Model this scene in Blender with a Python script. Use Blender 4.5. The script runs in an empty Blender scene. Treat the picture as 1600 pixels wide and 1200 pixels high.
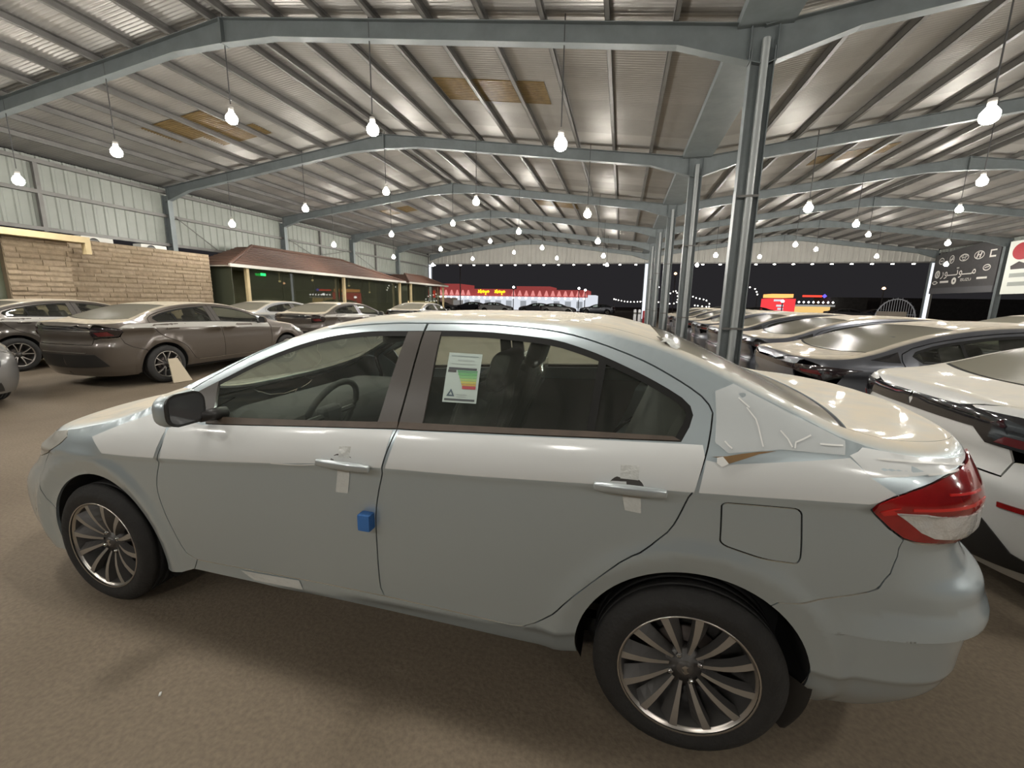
import bpy, math, random
import numpy as np
from mathutils import Vector, Matrix
from mathutils.geometry import delaunay_2d_cdt

random.seed(7)
rng = np.random.default_rng(7)
scene = bpy.context.scene
COL = scene.collection
PI = math.pi

# ---------------------------------------------------------------- camera
CAM_Z = 1.5023
pitch, yaw, roll = .1902, .2433, .0178
F = Vector((-math.sin(yaw) * math.cos(pitch), math.cos(yaw) * math.cos(pitch), -math.sin(pitch)))
Rt = Vector((math.cos(yaw), math.sin(yaw), 0)); Up = Rt.cross(F)
R2 = Rt * math.cos(roll) + Up * math.sin(roll); U2 = Up * math.cos(roll) - Rt * math.sin(roll)
cam_data = bpy.data.cameras.new('camera')
cam_data.sensor_fit = 'HORIZONTAL'; cam_data.sensor_width = 36
cam_data.lens = 668.364 / 1600 * 36
cam_data.clip_start = .05; cam_data.clip_end = 500
cam = bpy.data.objects.new('camera', cam_data); COL.objects.link(cam)
cam.matrix_world = Matrix(((R2.x, U2.x, -F.x, 0), (R2.y, U2.y, -F.y, 0), (R2.z, U2.z, -F.z, CAM_Z), (0, 0, 0, 1)))
scene.camera = cam

# ---------------------------------------------------------------- world, exposure
world = bpy.data.worlds.new('night'); scene.world = world; world.use_nodes = True
bg = world.node_tree.nodes['Background']
bg.inputs[0].default_value = (.0195, .0185, .0205, 1); bg.inputs[1].default_value = 1.0
scene.view_settings.view_transform = 'Standard'; scene.view_settings.look = 'None'
scene.view_settings.gamma = 1; scene.view_settings.use_curve_mapping = False
scene.view_settings.exposure = 0.12
LAMP_POWER = 450.0
LAMP_COLOR = (1.0, .965, .90)
scene.cycles.use_denoising = True
scene.cycles.max_bounces = 6; scene.cycles.transparent_max_bounces = 16
scene.cycles.diffuse_bounces = 3; scene.cycles.glossy_bounces = 3
scene.cycles.sample_clamp_indirect = 4.0
scene.cycles.caustics_reflective = False; scene.cycles.caustics_refractive = False

# ---------------------------------------------------------------- material helpers
def nt(name):
    m = bpy.data.materials.new(name); m.use_nodes = True
    t = m.node_tree; t.nodes.clear()
    out = t.nodes.new('ShaderNodeOutputMaterial')
    return m, t, out
def node(t, typ, **k):
    n = t.nodes.new(typ)
    for a, v in k.items():
        if a.startswith('i_'):
            key = a[2:]; key = int(key) if key.isdigit() else key.replace('_', ' ')
            n.inputs[key].default_value = v
        else: setattr(n, a, v)
    return n
def c4(c): return (c[0], c[1], c[2], 1)
def pbr(name, col, rough=.5, metal=0, coat=0, var=0, vscale=6, bump=0, bscale=40, emit=None, es=0, dust=0, dustcol=(.55, .47, .36), col2=None, dlo=.45, dhi=.95, spec=.5, drough=.8, coatr=.06):
    """principled material with noise colour variation, fine bump and dust lying on upward faces"""
    m, t, out = nt(name)
    p = node(t, 'ShaderNodeBsdfPrincipled'); L = t.links.new
    p.inputs['Base Color'].default_value = c4(col); p.inputs['Roughness'].default_value = rough
    p.inputs['Metallic'].default_value = metal; p.inputs['Coat Weight'].default_value = coat
    p.inputs['Coat Roughness'].default_value = coatr; p.inputs['Specular IOR Level'].default_value = spec
    tc = node(t, 'ShaderNodeTexCoord')
    src = None
    if var:
        n = node(t, 'ShaderNodeTexNoise', i_Scale=vscale, i_Detail=5.0, i_Roughness=.6); L(tc.outputs['Object'], n.inputs['Vector'])
        mx = node(t, 'ShaderNodeMix', data_type='RGBA')
        c2 = col2 or tuple(max(0, c * (1 - var)) for c in col)
        mx.inputs[6].default_value = c4(col); mx.inputs[7].default_value = c4(c2)
        mr = node(t, 'ShaderNodeMapRange', i_1=.35, i_2=.7); L(n.outputs[0], mr.inputs[0]); L(mr.outputs[0], mx.inputs[0])
        src = mx.outputs[2]; L(src, p.inputs['Base Color'])
    if dust:
        g = node(t, 'ShaderNodeNewGeometry'); s = node(t, 'ShaderNodeSeparateXYZ'); L(g.outputs['Normal'], s.inputs[0])
        mr = node(t, 'ShaderNodeMapRange', interpolation_type='SMOOTHSTEP', i_1=dlo, i_2=dhi, i_3=0.0, i_4=dust); L(s.outputs[2], mr.inputs[0])
        n = node(t, 'ShaderNodeTexNoise', i_Scale=9.0, i_Detail=6.0); L(tc.outputs['Object'], n.inputs['Vector'])
        m2 = node(t, 'ShaderNodeMapRange', i_1=.3, i_2=.62, i_3=.72, i_4=1.0); L(n.outputs[0], m2.inputs[0])
        f = node(t, 'ShaderNodeMath', operation='MULTIPLY'); L(mr.outputs[0], f.inputs[0]); L(m2.outputs[0], f.inputs[1])
        mx = node(t, 'ShaderNodeMix', data_type='RGBA'); L(f.outputs[0], mx.inputs[0])
        if src: L(src, mx.inputs[6])
        else: mx.inputs[6].default_value = c4(col)
        mx.inputs[7].default_value = c4(dustcol); L(mx.outputs[2], p.inputs['Base Color'])
        for key, a, b in (('Roughness', rough, drough), ('Metallic', metal, 0), ('Coat Weight', coat, coat * .05), ('Specular IOR Level', spec, .12)):
            q = node(t, 'ShaderNodeMapRange', i_3=a, i_4=b); L(f.outputs[0], q.inputs[0]); L(q.outputs[0], p.inputs[key])
    if bump:
        n = node(t, 'ShaderNodeTexNoise', i_Scale=bscale, i_Detail=6.0); L(tc.outputs['Object'], n.inputs['Vector'])
        b = node(t, 'ShaderNodeBump', i_Strength=bump, i_Distance=.02); L(n.outputs[0], b.inputs['Height']); L(b.outputs[0], p.inputs['Normal'])
    if emit:
        p.inputs['Emission Color'].default_value = c4(emit); p.inputs['Emission Strength'].default_value = es
    L(p.outputs[0], out.inputs[0])
    return m
def glow(name, col, s):
    m, t, out = nt(name); e = node(t, 'ShaderNodeEmission'); e.inputs[0].default_value = c4(col); e.inputs[1].default_value = s
    t.links.new(e.outputs[0], out.inputs[0]); return m
def glass(name, tint, haze=.04, hazecol=(.5, .47, .4), dust=0, rough=.015, dlo=.3, dhi=.9, ior=1.5, dustbase=0, trans=.35, gcol=1.0):
    """thin pane: tinted see-through, mirror-like at grazing angles, a film of dust"""
    m, t, out = nt(name); L = t.links.new
    tr = node(t, 'ShaderNodeBsdfTransparent'); tr.inputs[0].default_value = c4(tint)
    gl = node(t, 'ShaderNodeBsdfGlossy'); gl.inputs['Roughness'].default_value = rough; gl.inputs[0].default_value = (gcol, gcol, gcol, 1)
    fr = node(t, 'ShaderNodeFresnel')
    gb = node(t, 'ShaderNodeNewGeometry'); im = node(t, 'ShaderNodeMapRange', i_3=ior, i_4=1 / ior)   # a thin pane reflects alike from both sides
    L(gb.outputs['Backfacing'], im.inputs[0]); L(im.outputs[0], fr.inputs['IOR'])
    d1 = node(t, 'ShaderNodeBsdfDiffuse'); d1.inputs[0].default_value = c4(hazecol)
    d2 = node(t, 'ShaderNodeBsdfTranslucent'); d2.inputs[0].default_value = c4(hazecol)
    df = node(t, 'ShaderNodeMixShader'); df.inputs[0].default_value = trans; L(d1.outputs[0], df.inputs[1]); L(d2.outputs[0], df.inputs[2])
    mix1 = node(t, 'ShaderNodeMixShader'); mix1.inputs[0].default_value = haze; L(tr.outputs[0], mix1.inputs[1]); L(df.outputs[0], mix1.inputs[2])
    if dust:
        g = node(t, 'ShaderNodeNewGeometry'); s = node(t, 'ShaderNodeSeparateXYZ'); L(g.outputs['Normal'], s.inputs[0])
        ab = node(t, 'ShaderNodeMath', operation='ABSOLUTE'); L(s.outputs[2], ab.inputs[0])
        mr = node(t, 'ShaderNodeMapRange', interpolation_type='SMOOTHSTEP', i_1=dlo, i_2=dhi, i_3=max(haze, dustbase), i_4=dust); L(ab.outputs[0], mr.inputs[0]); L(mr.outputs[0], mix1.inputs[0])
    mix2 = node(t, 'ShaderNodeMixShader'); L(fr.outputs[0], mix2.inputs[0]); L(mix1.outputs[0], mix2.inputs[1]); L(gl.outputs[0], mix2.inputs[2])
    L(mix2.outputs[0], out.inputs[0]); return m

DUST = (.56, .49, .375)
M = {}
M['paint'] = pbr('silver_white_paint', (.505, .58, .61), .33, .58, 1.0, dust=1.0, dustcol=(.56, .50, .395), dlo=.74, dhi=.985, coatr=.05)
M['film'] = glass('protective_film', (1, 1, 1), .80, (.87, .885, .87), rough=.14, ior=1.4, trans=0)
M['taupe'] = pbr('taupe_paint', (.105, .088, .074), .34, .45, 1.0, dust=1.0, dustcol=DUST, dlo=.74, dhi=.985)
M['taupe2'] = pbr('brown_grey_paint', (.095, .083, .073), .34, .45, 1.0, dust=1.0, dustcol=DUST, dlo=.74, dhi=.985)
M['slate'] = pbr('dark_slate_paint', (.085, .089, .103), .3, .4, 1.0, dust=.95, dustcol=DUST, dlo=.74, dhi=.985)
M['slate2'] = pbr('slate_blue_paint', (.095, .10, .118), .3, .4, 1.0, dust=.95, dustcol=DUST, dlo=.74, dhi=.985)
M['white'] = pbr('white_paint', (.60, .60, .58), .32, 0, 1.0, dust=.85, dustcol=(.58, .53, .43), dlo=.7, dhi=.99)
M['silver'] = pbr('silver_paint', (.42, .43, .44), .34, .4, 1.0, dust=.95, dustcol=DUST, dlo=.74, dhi=.985)
M['grey'] = pbr('grey_paint', (.20, .195, .19), .34, .4, 1.0, dust=.95, dustcol=DUST, dlo=.74, dhi=.985)
M['gap'] = pbr('dark_gap', (.012, .012, .012), .9)
M['rubber'] = pbr('tyre_rubber', (.022, .021, .020), .75, var=.3, vscale=12, bump=.25, bscale=60)
M['black'] = pbr('black_plastic', (.020, .019, .018), .42, spec=.4)
M['seal'] = pbr('window_seal', (.014, .014, .013), .75, spec=.2)
M['pillar'] = pbr('pillar_trim', (.075, .068, .062), .30, 0, .4)
M['belt'] = pbr('belt_moulding_dusty', (.085, .062, .045), .6, var=.3, vscale=14)
M['gloss'] = pbr('gloss_black', (.012, .012, .014), .08, 0, 1)
M['chrome'] = pbr('chrome', (.7, .7, .7), .12, 1)
M['rimface'] = pbr('machined_rim', (.42, .395, .36), .42, .7)
M['rimdark'] = pbr('rim_paint', (.095, .090, .086), .45, .3)
M['rimlip'] = pbr('rim_lip', (.5, .47, .43), .3, .9)
M['disc'] = pbr('brake_disc', (.12, .10, .09), .5, .7)
M['liner'] = pbr('arch_liner', (.012, .012, .012), .85)
M['under'] = pbr('underbody', (.015, .014, .013), .9)
M['glassF'] = glass('side_glass', (.79, .85, .80), .045, (.45, .48, .42))
M['glassB'] = glass('dusty_side_glass', (.66, .70, .64), .05, (.40, .40, .35))
M['screen'] = glass('windscreen_glass', (.78, .84, .78), .18, (.50, .50, .42), dust=.5, dlo=.2, dhi=.8, trans=.5)
M['rearscreen'] = glass('dusty_rear_window', (.6, .62, .55), .84, (.55, .505, .40), dust=.95, dlo=.5, dhi=.9, rough=.16, ior=1.3, gcol=.3)
M['screenB'] = glass('dusty_screen', (.5, .52, .46), .55, (.40, .375, .30), dust=.85, dlo=.3, dhi=.85, rough=.2, ior=1.25, gcol=.16)
M['mirror'] = pbr('mirror_glass', (.05, .05, .052), .06, 0, 1)
M['red'] = pbr('red_lens', (.34, .012, .012), .12, 0, 1, var=.55, vscale=5)
M['redin'] = pbr('red_reflector', (.75, .03, .025), .2, .3, 1)
M['clear'] = pbr('clear_lens', (.78, .78, .76), .12, .45, 1, bump=.8, bscale=22)
M['lampdark'] = pbr('smoked_lens', (.020, .014, .015), .1, 0, 1)
M['headlamp'] = pbr('headlamp_lens', (.33, .32, .30), .15, .3, 1)
M['headfilm'] = pbr('filmed_headlamp', (.42, .41, .37), .35, .1, .4)
M['trim_in'] = pbr('interior_dark', (.085, .084, .080), .7)
M['seat'] = pbr('seat_fabric', (.12, .115, .105), .85)
M['seatlight'] = pbr('seat_beige', (.30, .28, .24), .8)
M['liner_in'] = pbr('headliner', (.42, .41, .37), .9)
M['plastic'] = glass('plastic_cover', (.95, .95, .94), .06, (.7, .7, .68), rough=.10, ior=1.35)
M['tape'] = pbr('clear_tape', (.62, .63, .60), .3, 0, .4, bump=.4, bscale=30)
M['tapewrinkle'] = pbr('film_wrinkle', (.78, .78, .75), .25, 0, .6)
M['blue'] = pbr('blue_foam', (.05, .17, .46), .85)
M['brown'] = pbr('brown_adhesive', (.24, .14, .055), .7, var=.3)
M['paper'] = pbr('white_paper', (.62, .62, .58), .7)
M['card'] = pbr('cardboard', (.50, .43, .32), .85)
M['steel'] = pbr('grey_painted_steel', (.19, .215, .22), .45, .2, var=.2, vscale=3)
M['steeld'] = pbr('purlin_steel', (.17, .165, .155), .5, .3, var=.25, vscale=3)
M['pipe'] = pbr('downpipe', (.30, .32, .32), .45)
M['filmB'] = pbr('dusty_film_band', (.40, .385, .35), .4, 0, .3)
M['film2'] = glass('wrinkled_film', (1, 1, 1), .48, (.84, .86, .85), rough=.14, ior=1.4, trans=0)
M['handle'] = pbr('silver_handle', (.46, .50, .51), .34, .5, 1.0)
M['darkred'] = pbr('dark_red_lens', (.10, .010, .012), .12, 0, 1)
# ---------------------------------------------------------------- object helpers
def mesh_obj(name, v, f, mat, parent=None, smooth=False, normals=None, mats=None, mi=None, loc=None, rot=None):
    me = bpy.data.meshes.new(name)
    me.from_pydata([tuple(map(float, p)) for p in v], [], [tuple(map(int, q)) for q in f])
    for mm in (mats or [mat]): me.materials.append(mm)
    if mi is not None: me.polygons.foreach_set('material_index', np.asarray(mi, dtype=np.int32))
    if smooth or normals is not None: me.polygons.foreach_set('use_smooth', np.ones(len(me.polygons), dtype=bool))
    me.update()
    if normals is not None: me.normals_split_custom_set_from_vertices([tuple(map(float, n)) for n in normals])
    o = bpy.data.objects.new(name, me); COL.objects.link(o)
    if parent is not None: o.parent = parent
    if loc is not None: o.location = loc
    if rot is not None: o.rotation_euler = rot
    return o
def empty(name, loc=(0, 0, 0), rz=0):
    o = bpy.data.objects.new(name, None); COL.objects.link(o); o.location = loc; o.rotation_euler = (0, 0, rz)
    o.empty_display_size = .2
    return o
def tag(o, label=None, cat=None, group=None, kind=None):
    if label: o['label'] = label
    if cat: o['category'] = cat
    if group: o['group'] = group
    if kind: o['kind'] = kind
    return o
def kids(o): return KIDS.get(o.name, None) or list(o.children)
KIDS = {}
def copy_tree(o, parent=None):
    c = o.copy(); COL.objects.link(c)
    if parent is not None: c.parent = parent
    for ch in list(o.children): copy_tree(ch, c)
    return c
class MB:
    """collects shapes into one mesh"""
    def __init__(s): s.v = []; s.f = []; s.mi = []; s.m = 0
    def add(s, v, f):
        b = len(s.v); s.v += [tuple(p) for p in v]; s.f += [tuple(i + b for i in q) for q in f]; s.mi += [s.m] * len(f); return s
    def box(s, x0, x1, y0, y1, z0, z1):
        v = [(x0, y0, z0), (x1, y0, z0), (x1, y1, z0), (x0, y1, z0), (x0, y0, z1), (x1, y0, z1), (x1, y1, z1), (x0, y1, z1)]
        return s.add(v, [(3, 2, 1, 0), (4, 5, 6, 7), (0, 1, 5, 4), (1, 2, 6, 5), (2, 3, 7, 6), (3, 0, 4, 7)])
    def hexa(s, p):  # 8 corners, bottom 4 then top 4
        return s.add(p, [(3, 2, 1, 0), (4, 5, 6, 7), (0, 1, 5, 4), (1, 2, 6, 5), (2, 3, 7, 6), (3, 0, 4, 7)])
    def tube(s, pts, r, n=8, caps=True, r2=None):
        pts = [Vector(p) for p in pts]; rings = []; N = len(pts)
        for i, p in enumerate(pts):
            d = (pts[min(i + 1, N - 1)] - pts[max(i - 1, 0)]).normalized()
            a = Vector((0, 0, 1)) if abs(d.z) < .9 else Vector((1, 0, 0))
            u = d.cross(a).normalized(); w = d.cross(u)
            rr = r if r2 is None else r + (r2 - r) * i / (N - 1)
            rings.append([p + (u * math.cos(2 * PI * k / n) + w * math.sin(2 * PI * k / n)) * rr for k in range(n)])
        v = [p for g in rings for p in g]; f = []
        for i in range(N - 1):
            for k in range(n):
                a, b = i * n + k, i * n + (k + 1) % n
                f.append((a, a + n, b + n, b))
        if caps: f += [tuple(range(n)), tuple(reversed(range((N - 1) * n, N * n)))]
        return s.add(v, f)
    def lathe(s, prof, n=32, axis='y', c=(0, 0, 0), close=False):
        v = []; f = []; m = len(prof)
        for k in range(n):
            a = 2 * PI * k / n; ca, sa = math.cos(a), math.sin(a)
            for r, h in prof:
                if axis == 'y': v.append((c[0] + r * ca, c[1] + h, c[2] + r * sa))
                else: v.append((c[0] + r * ca, c[1] + r * sa, c[2] + h))
        for k in range(n):
            for i in range(m - 1):
                a, b = k * m + i, ((k + 1) % n) * m + i
                f.append((a, a + 1, b + 1, b) if axis == 'y' else (a, b, b + 1, a + 1))
        return s.add(v, f)
    def prism(s, poly, ax, h0, h1):
        """poly in the plane normal to axis ax: 'x' -> (y,z), 'y' -> (x,z), 'z' -> (x,y)"""
        n = len(poly)
        P = {'x': lambda p, h: (h, p[0], p[1]), 'y': lambda p, h: (p[0], h, p[1]), 'z': lambda p, h: (p[0], p[1], h)}[ax]
        v = [P(p, h0) for p in poly] + [P(p, h1) for p in poly]
        f = [tuple(reversed(range(n))), tuple(range(n, 2 * n))] + [(i, (i + 1) % n, n + (i + 1) % n, n + i) for i in range(n)]
        if ax == 'y': f = [tuple(reversed(q)) for q in f]
        return s.add(v, f)
    def rbox(s, c, half, r, n=4):
        """box with rounded edges"""
        v = []; f = []; g = n + 2
        half = [float(h) for h in half]
        def lin(h):
            a = list(np.linspace(-1, 1, n + 3)); return a
        for ax in range(3):
            for sg in (-1, 1):
                b = len(v); L = lin(0); m = len(L)
                for i in L:
                    for j in L:
                        p = [0, 0, 0]; p[ax] = sg; p[(ax + 1) % 3] = i * (1 if sg > 0 else -1); p[(ax + 2) % 3] = j
                        q = []
                        for k in range(3):
                            h = half[k]; rr = min(r, h)
                            # distribute: interior stays flat, last ring rounds
                            q.append(p[k])
                        u = Vector([ (math.copysign(1, q[k]) if abs(q[k]) > .999 else q[k]) for k in range(3)])
                        pos = Vector([u[k] * half[k] for k in range(3)])
                        inner = Vector([max(-(half[k] - min(r, half[k])), min(half[k] - min(r, half[k]), pos[k])) for k in range(3)])
                        d = pos - inner
                        if d.length > 1e-9: pos = inner + d.normalized() * min(r, d.length)
                        v.append((c[0] + pos.x, c[1] + pos.y, c[2] + pos.z))
                for i in range(m - 1):
                    for j in range(m - 1):
                        a = b + i * m + j; f.append((a, a + m, a + m + 1, a + 1))
        return s.add(v, f)
    def build(s, name, mat, parent=None, smooth=False, mats=None, **k):
        o = mesh_obj(name, s.v, s.f, mat, parent, smooth, mats=mats, mi=s.mi if mats else None, **k)
        if smooth == 'auto':
            me = o.data
            try: me.set_sharp_from_angle(angle=math.radians(35))
            except Exception: pass
        return o
def text_mesh(txt, size, depth=.01):
    c = bpy.data.curves.new('t', 'FONT'); c.body = txt; c.size = size; c.extrude = depth; c.align_x = 'CENTER'; c.align_y = 'CENTER'; c.resolution_u = 3
    o = bpy.data.objects.new('t', c); COL.objects.link(o)
    bpy.context.view_layer.update()
    me = bpy.data.meshes.new_from_object(o.evaluated_get(bpy.context.evaluated_depsgraph_get()))
    bpy.data.objects.remove(o); bpy.data.curves.remove(c)
    v = [tuple(p.co) for p in me.vertices]; f = [tuple(p.vertices) for p in me.polygons]
    bpy.data.meshes.remove(me)
    return v, f
ORD = ['first', 'second', 'third', 'fourth', 'fifth', 'sixth', 'seventh', 'eighth', 'ninth', 'tenth', 'eleventh', 'twelfth', 'thirteenth', 'fourteenth', 'fifteenth', 'sixteenth', 'seventeenth', 'eighteenth', 'nineteenth', 'twentieth', 'twenty-first', 'twenty-second', 'twenty-third', 'twenty-fourth', 'twenty-fifth', 'twenty-sixth', 'twenty-seventh', 'twenty-eighth', 'twenty-ninth', 'thirtieth', 'thirty-first', 'thirty-second', 'thirty-third', 'thirty-fourth', 'thirty-fifth', 'thirty-sixth']
# ---------------------------------------------------------------- the hall
YB = [-9.1, -3.7, 1.7, 7.1, 12.5, 17.9, 23.3, 28.7, 34.1]
Y0, Y1 = -11.5, 34.25
XL, XA, XM, XB, XW = -15.85, -7.15, 1.62, 10.5, 19.4
SL = .130
def zr(x):   # mid height of the rafters
    r = XA if x < XM else XB
    return 6.16 - SL * abs(x - r)
SHEET = .29

def roof_mat():
    m, t, out = nt('galvanised_roof_sheet'); L = t.links.new
    p = node(t, 'ShaderNodeBsdfPrincipled'); tc = node(t, 'ShaderNodeTexCoord')
    sep = node(t, 'ShaderNodeSeparateXYZ'); L(tc.outputs['Object'], sep.inputs[0])
    mu = node(t, 'ShaderNodeMath', operation='MULTIPLY', i_1=1 / .9); L(sep.outputs[1], mu.inputs[0])
    fl = node(t, 'ShaderNodeMath', operation='FLOOR'); L(mu.outputs[0], fl.inputs[0])
    wn = node(t, 'ShaderNodeTexWhiteNoise', noise_dimensions='1D'); L(fl.outputs[0], wn.inputs['W'])
    n = node(t, 'ShaderNodeTexNoise', i_Scale=1.2, i_Detail=5.0); L(tc.outputs['Object'], n.inputs['Vector'])
    ad = node(t, 'ShaderNodeMath', operation='MULTIPLY_ADD', i_1=.55); L(wn.outputs[0], ad.inputs[0]); L(n.outputs[0], ad.inputs[2])
    mr = node(t, 'ShaderNodeMapRange', i_1=.3, i_2=1.1); L(ad.outputs[0], mr.inputs[0])
    mx = node(t, 'ShaderNodeMix', data_type='RGBA'); mx.inputs[6].default_value = (.30, .293, .275, 1); mx.inputs[7].default_value = (.44, .43, .408, 1)
    L(mr.outputs[0], mx.inputs[0]); L(mx.outputs[2], p.inputs['Base Color'])
    p.inputs['Metallic'].default_value = .45; p.inputs['Roughness'].default_value = .42; p.inputs['Specular IOR Level'].default_value = .4
    L(p.outputs[0], out.inputs[0]); return m
M['roof'] = roof_mat()
M['sky'] = pbr('yellowed_fibreglass', (.19, .13, .052), .35, 0, 0, var=.35, vscale=9, spec=.5)
M['clad'] = pbr('pale_green_cladding', (.245, .26, .232), .5, .1, var=.12, vscale=2)
M['gable'] = pbr('white_cladding', (.40, .39, .355), .55, 0, var=.1, vscale=1.5)

def floor_mat():
    m, t, out = nt('dusty_asphalt'); L = t.links.new
    p = node(t, 'ShaderNodeBsdfPrincipled'); tc = node(t, 'ShaderNodeTexCoord')
    n1 = node(t, 'ShaderNodeTexNoise', i_Scale=.55, i_Detail=7.0, i_Roughness=.6); L(tc.outputs['Object'], n1.inputs['Vector'])
    n2 = node(t, 'ShaderNodeTexNoise', i_Scale=55.0, i_Detail=4.0); L(tc.outputs['Object'], n2.inputs['Vector'])
    r = node(t, 'ShaderNodeMapRange', i_1=.3, i_2=.72); L(n1.outputs[0], r.inputs[0])
    mx = node(t, 'ShaderNodeMix', data_type='RGBA'); mx.inputs[6].default_value = (.148, .116, .082, 1); mx.inputs[7].default_value = (.212, .171, .124, 1)
    L(r.outputs[0], mx.inputs[0])
    r2 = node(t, 'ShaderNodeMapRange', i_1=.3, i_2=.7, i_3=.82, i_4=1.12); L(n2.outputs[0], r2.inputs[0])
    ml = node(t, 'ShaderNodeMix', data_type='RGBA', blend_type='MULTIPLY'); ml.inputs[0].default_value = 1
    L(mx.outputs[2], ml.inputs[6]); L(r2.outputs[0], ml.inputs[7]); L(ml.outputs[2], p.inputs['Base Color'])
    b = node(t, 'ShaderNodeBump', i_Strength=.35, i_Distance=.01); L(n2.outputs[0], b.inputs['Height']); L(b.outputs[0], p.inputs['Normal'])
    p.inputs['Roughness'].default_value = .8; p.inputs['Specular IOR Level'].default_value = .25
    L(p.outputs[0], out.inputs[0]); return m
M['floor'] = floor_mat()

fl = mesh_obj('floor', [(-140, -30, 0), (160, -30, 0), (160, 190, 0), (-140, 190, 0)], [(0, 1, 2, 3)], M['floor'])
tag(fl, 'dusty brown asphalt floor of the car hall', kind='structure')

# roof: four corrugated slopes in one sheet mesh
ys = np.arange(Y0, Y1, .019)
zo = .012 * np.cos(2 * PI * ys / .076)
mb = MB()
for xa, xb in ((XL - .3, XA), (XA, XM), (XM, XB), (XB, XW + .3)):
    za = (zr(xa + .001) if xa != XM else zr(XM + .001)) + SHEET; zb = (zr(xb - .001)) + SHEET
    n = len(ys)
    v = [(xa, y, za + o) for y, o in zip(ys, zo)] + [(xb, y, zb + o) for y, o in zip(ys, zo)]
    f = [(i, i + 1, n + i + 1, n + i) for i in range(n - 1)]
    mb.add(v, f)
ceiling = mb.build('ceiling', M['roof'], smooth=True)
tag(ceiling, 'corrugated metal roof of the hall on steel beams', kind='structure')

def sbox(mb, xa, xb, ta, ba, tb, bb, y0, y1):
    """bar running along a roof slope; t/b = top and bottom height at each end"""
    mb.hexa([(xa, y0, ba), (xb, y0, bb), (xb, y1, bb), (xa, y1, ba), (xa, y0, ta), (xb, y0, tb), (xb, y1, tb), (xa, y1, ta)])
def rafter(xlow, xtop, y):
    mb = MB()
    s = 1 if xtop > xlow else -1
    zl, zt = zr(xlow + s * .001), 6.16
    h = .13
    def seg(xa, xb, da, db):
        za = zl + (zt - zl) * abs(xa - xlow) / abs(xtop - xlow); zb = zl + (zt - zl) * abs(xb - xlow) / abs(xtop - xlow)
        A = (xa, xb) if xa < xb else (xb, xa); Z = (za, zb) if xa < xb else (zb, za); D = (da, db) if xa < xb else (db, da)
        sbox(mb, A[0], A[1], Z[0] + h, Z[0] - h - D[0], Z[1] + h, Z[1] - h - D[1], y - .006, y + .006)
        sbox(mb, A[0], A[1], Z[0] - h - D[0], Z[0] - h - D[0] - .012, Z[1] - h - D[1], Z[1] - h - D[1] - .012, y - .08, y + .08)
        sbox(mb, A[0], A[1], Z[0] + h + .012, Z[0] + h, Z[1] + h + .012, Z[1] + h, y - .08, y + .08)
    seg(xlow, xlow + s * 1.1, .20, 0); seg(xlow + s * 1.1, xtop - s * 1.1, 0, 0); seg(xtop - s * 1.1, xtop, 0, .12)
    # joint plate at the ridge
    sbox(mb, min(xtop, xtop - s * .02), max(xtop, xtop - s * .02), zt + h, zt - h - .14, zt + h, zt - h - .14, y - .08, y + .08)
    # stiffener plates near the column
    za = zl; mb.box(min(xlow + s * .16, xlow + s * .17), max(xlow + s * .16, xlow + s * .17), y - .075, y + .075, za - h - .17, za + h)
    mb.build('rafter', M['steel'], ceiling)
for y in YB[1:]:
    for a, b in ((XL, XA), (XM, XA), (XM, XB), (XW, XB)): rafter(a + (.15 if b > a and a == XL else 0), b, y)
# purlins: C sections lying on the rafters
def purlin(x, wide=.065):
    z = zr(x) + .142; mb = MB(); h = SHEET - .142 - .014
    mb.box(x - .004, x + .004, Y0, Y1, z, z + h); mb.box(x - .004, x + wide, Y0, Y1, z, z + .006); mb.box(x - .004, x + wide, Y0, Y1, z + h - .006, z + h)
    mb.box(x + wide - .004, x + wide, Y0, Y1, z + .006, z + .026)
    mb.build('purlin', M['steeld'], ceiling)
for r, lo, hi in ((XA, XL, XM), (XB, XM, XW)):
    for s, L_ in ((-1, r - lo), (1, hi - r)):
        d = .16
        while d < L_ - .55:
            purlin(r + s * d - (.065 if s < 0 else 0)); d += .93
# valley gutter over the middle columns
mb = MB(); zg = zr(XM) + .15
mb.box(XM - .33, XM + .33, Y0, Y1, zg, zg + .01); mb.box(XM - .34, XM - .33, Y0, Y1, zg, zg + .13); mb.box(XM + .33, XM + .34, Y0, Y1, zg, zg + .13)
mb.build('valley_gutter', M['steel'], ceiling)
# yellowed translucent roof panels
def skylight(x0, x1, y0, y1):
    yy = np.arange(y0, y1 + .001, .019); zz = .012 * np.cos(2 * PI * yy / .076); n = len(yy)
    v = [(x0, y, zr(x0) + SHEET - .016 + o) for y, o in zip(yy, zz)] + [(x1, y, zr(x1) + SHEET - .016 + o) for y, o in zip(yy, zz)]
    mesh_obj('skylight_panel', v, [(i, i + 1, n + i + 1, n + i) for i in range(n - 1)], M['sky'], ceiling, True)
for x0, x1, y0, y1 in ((-4.1, -1.75, 9.2, 10.15), (-12.4, -10.3, 9.4, 10.5), (-11.6, -9.9, 10.5, 11.2), (-4.1, -2.2, 20.2, 21.2), (-12.3, -10.4, 20.2, 21.3), (12.0, 14.6, 14.4, 15.5), (5.2, 7.2, 15.0, 15.9)):
    skylight(x0, x1, y0, y1)

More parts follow.
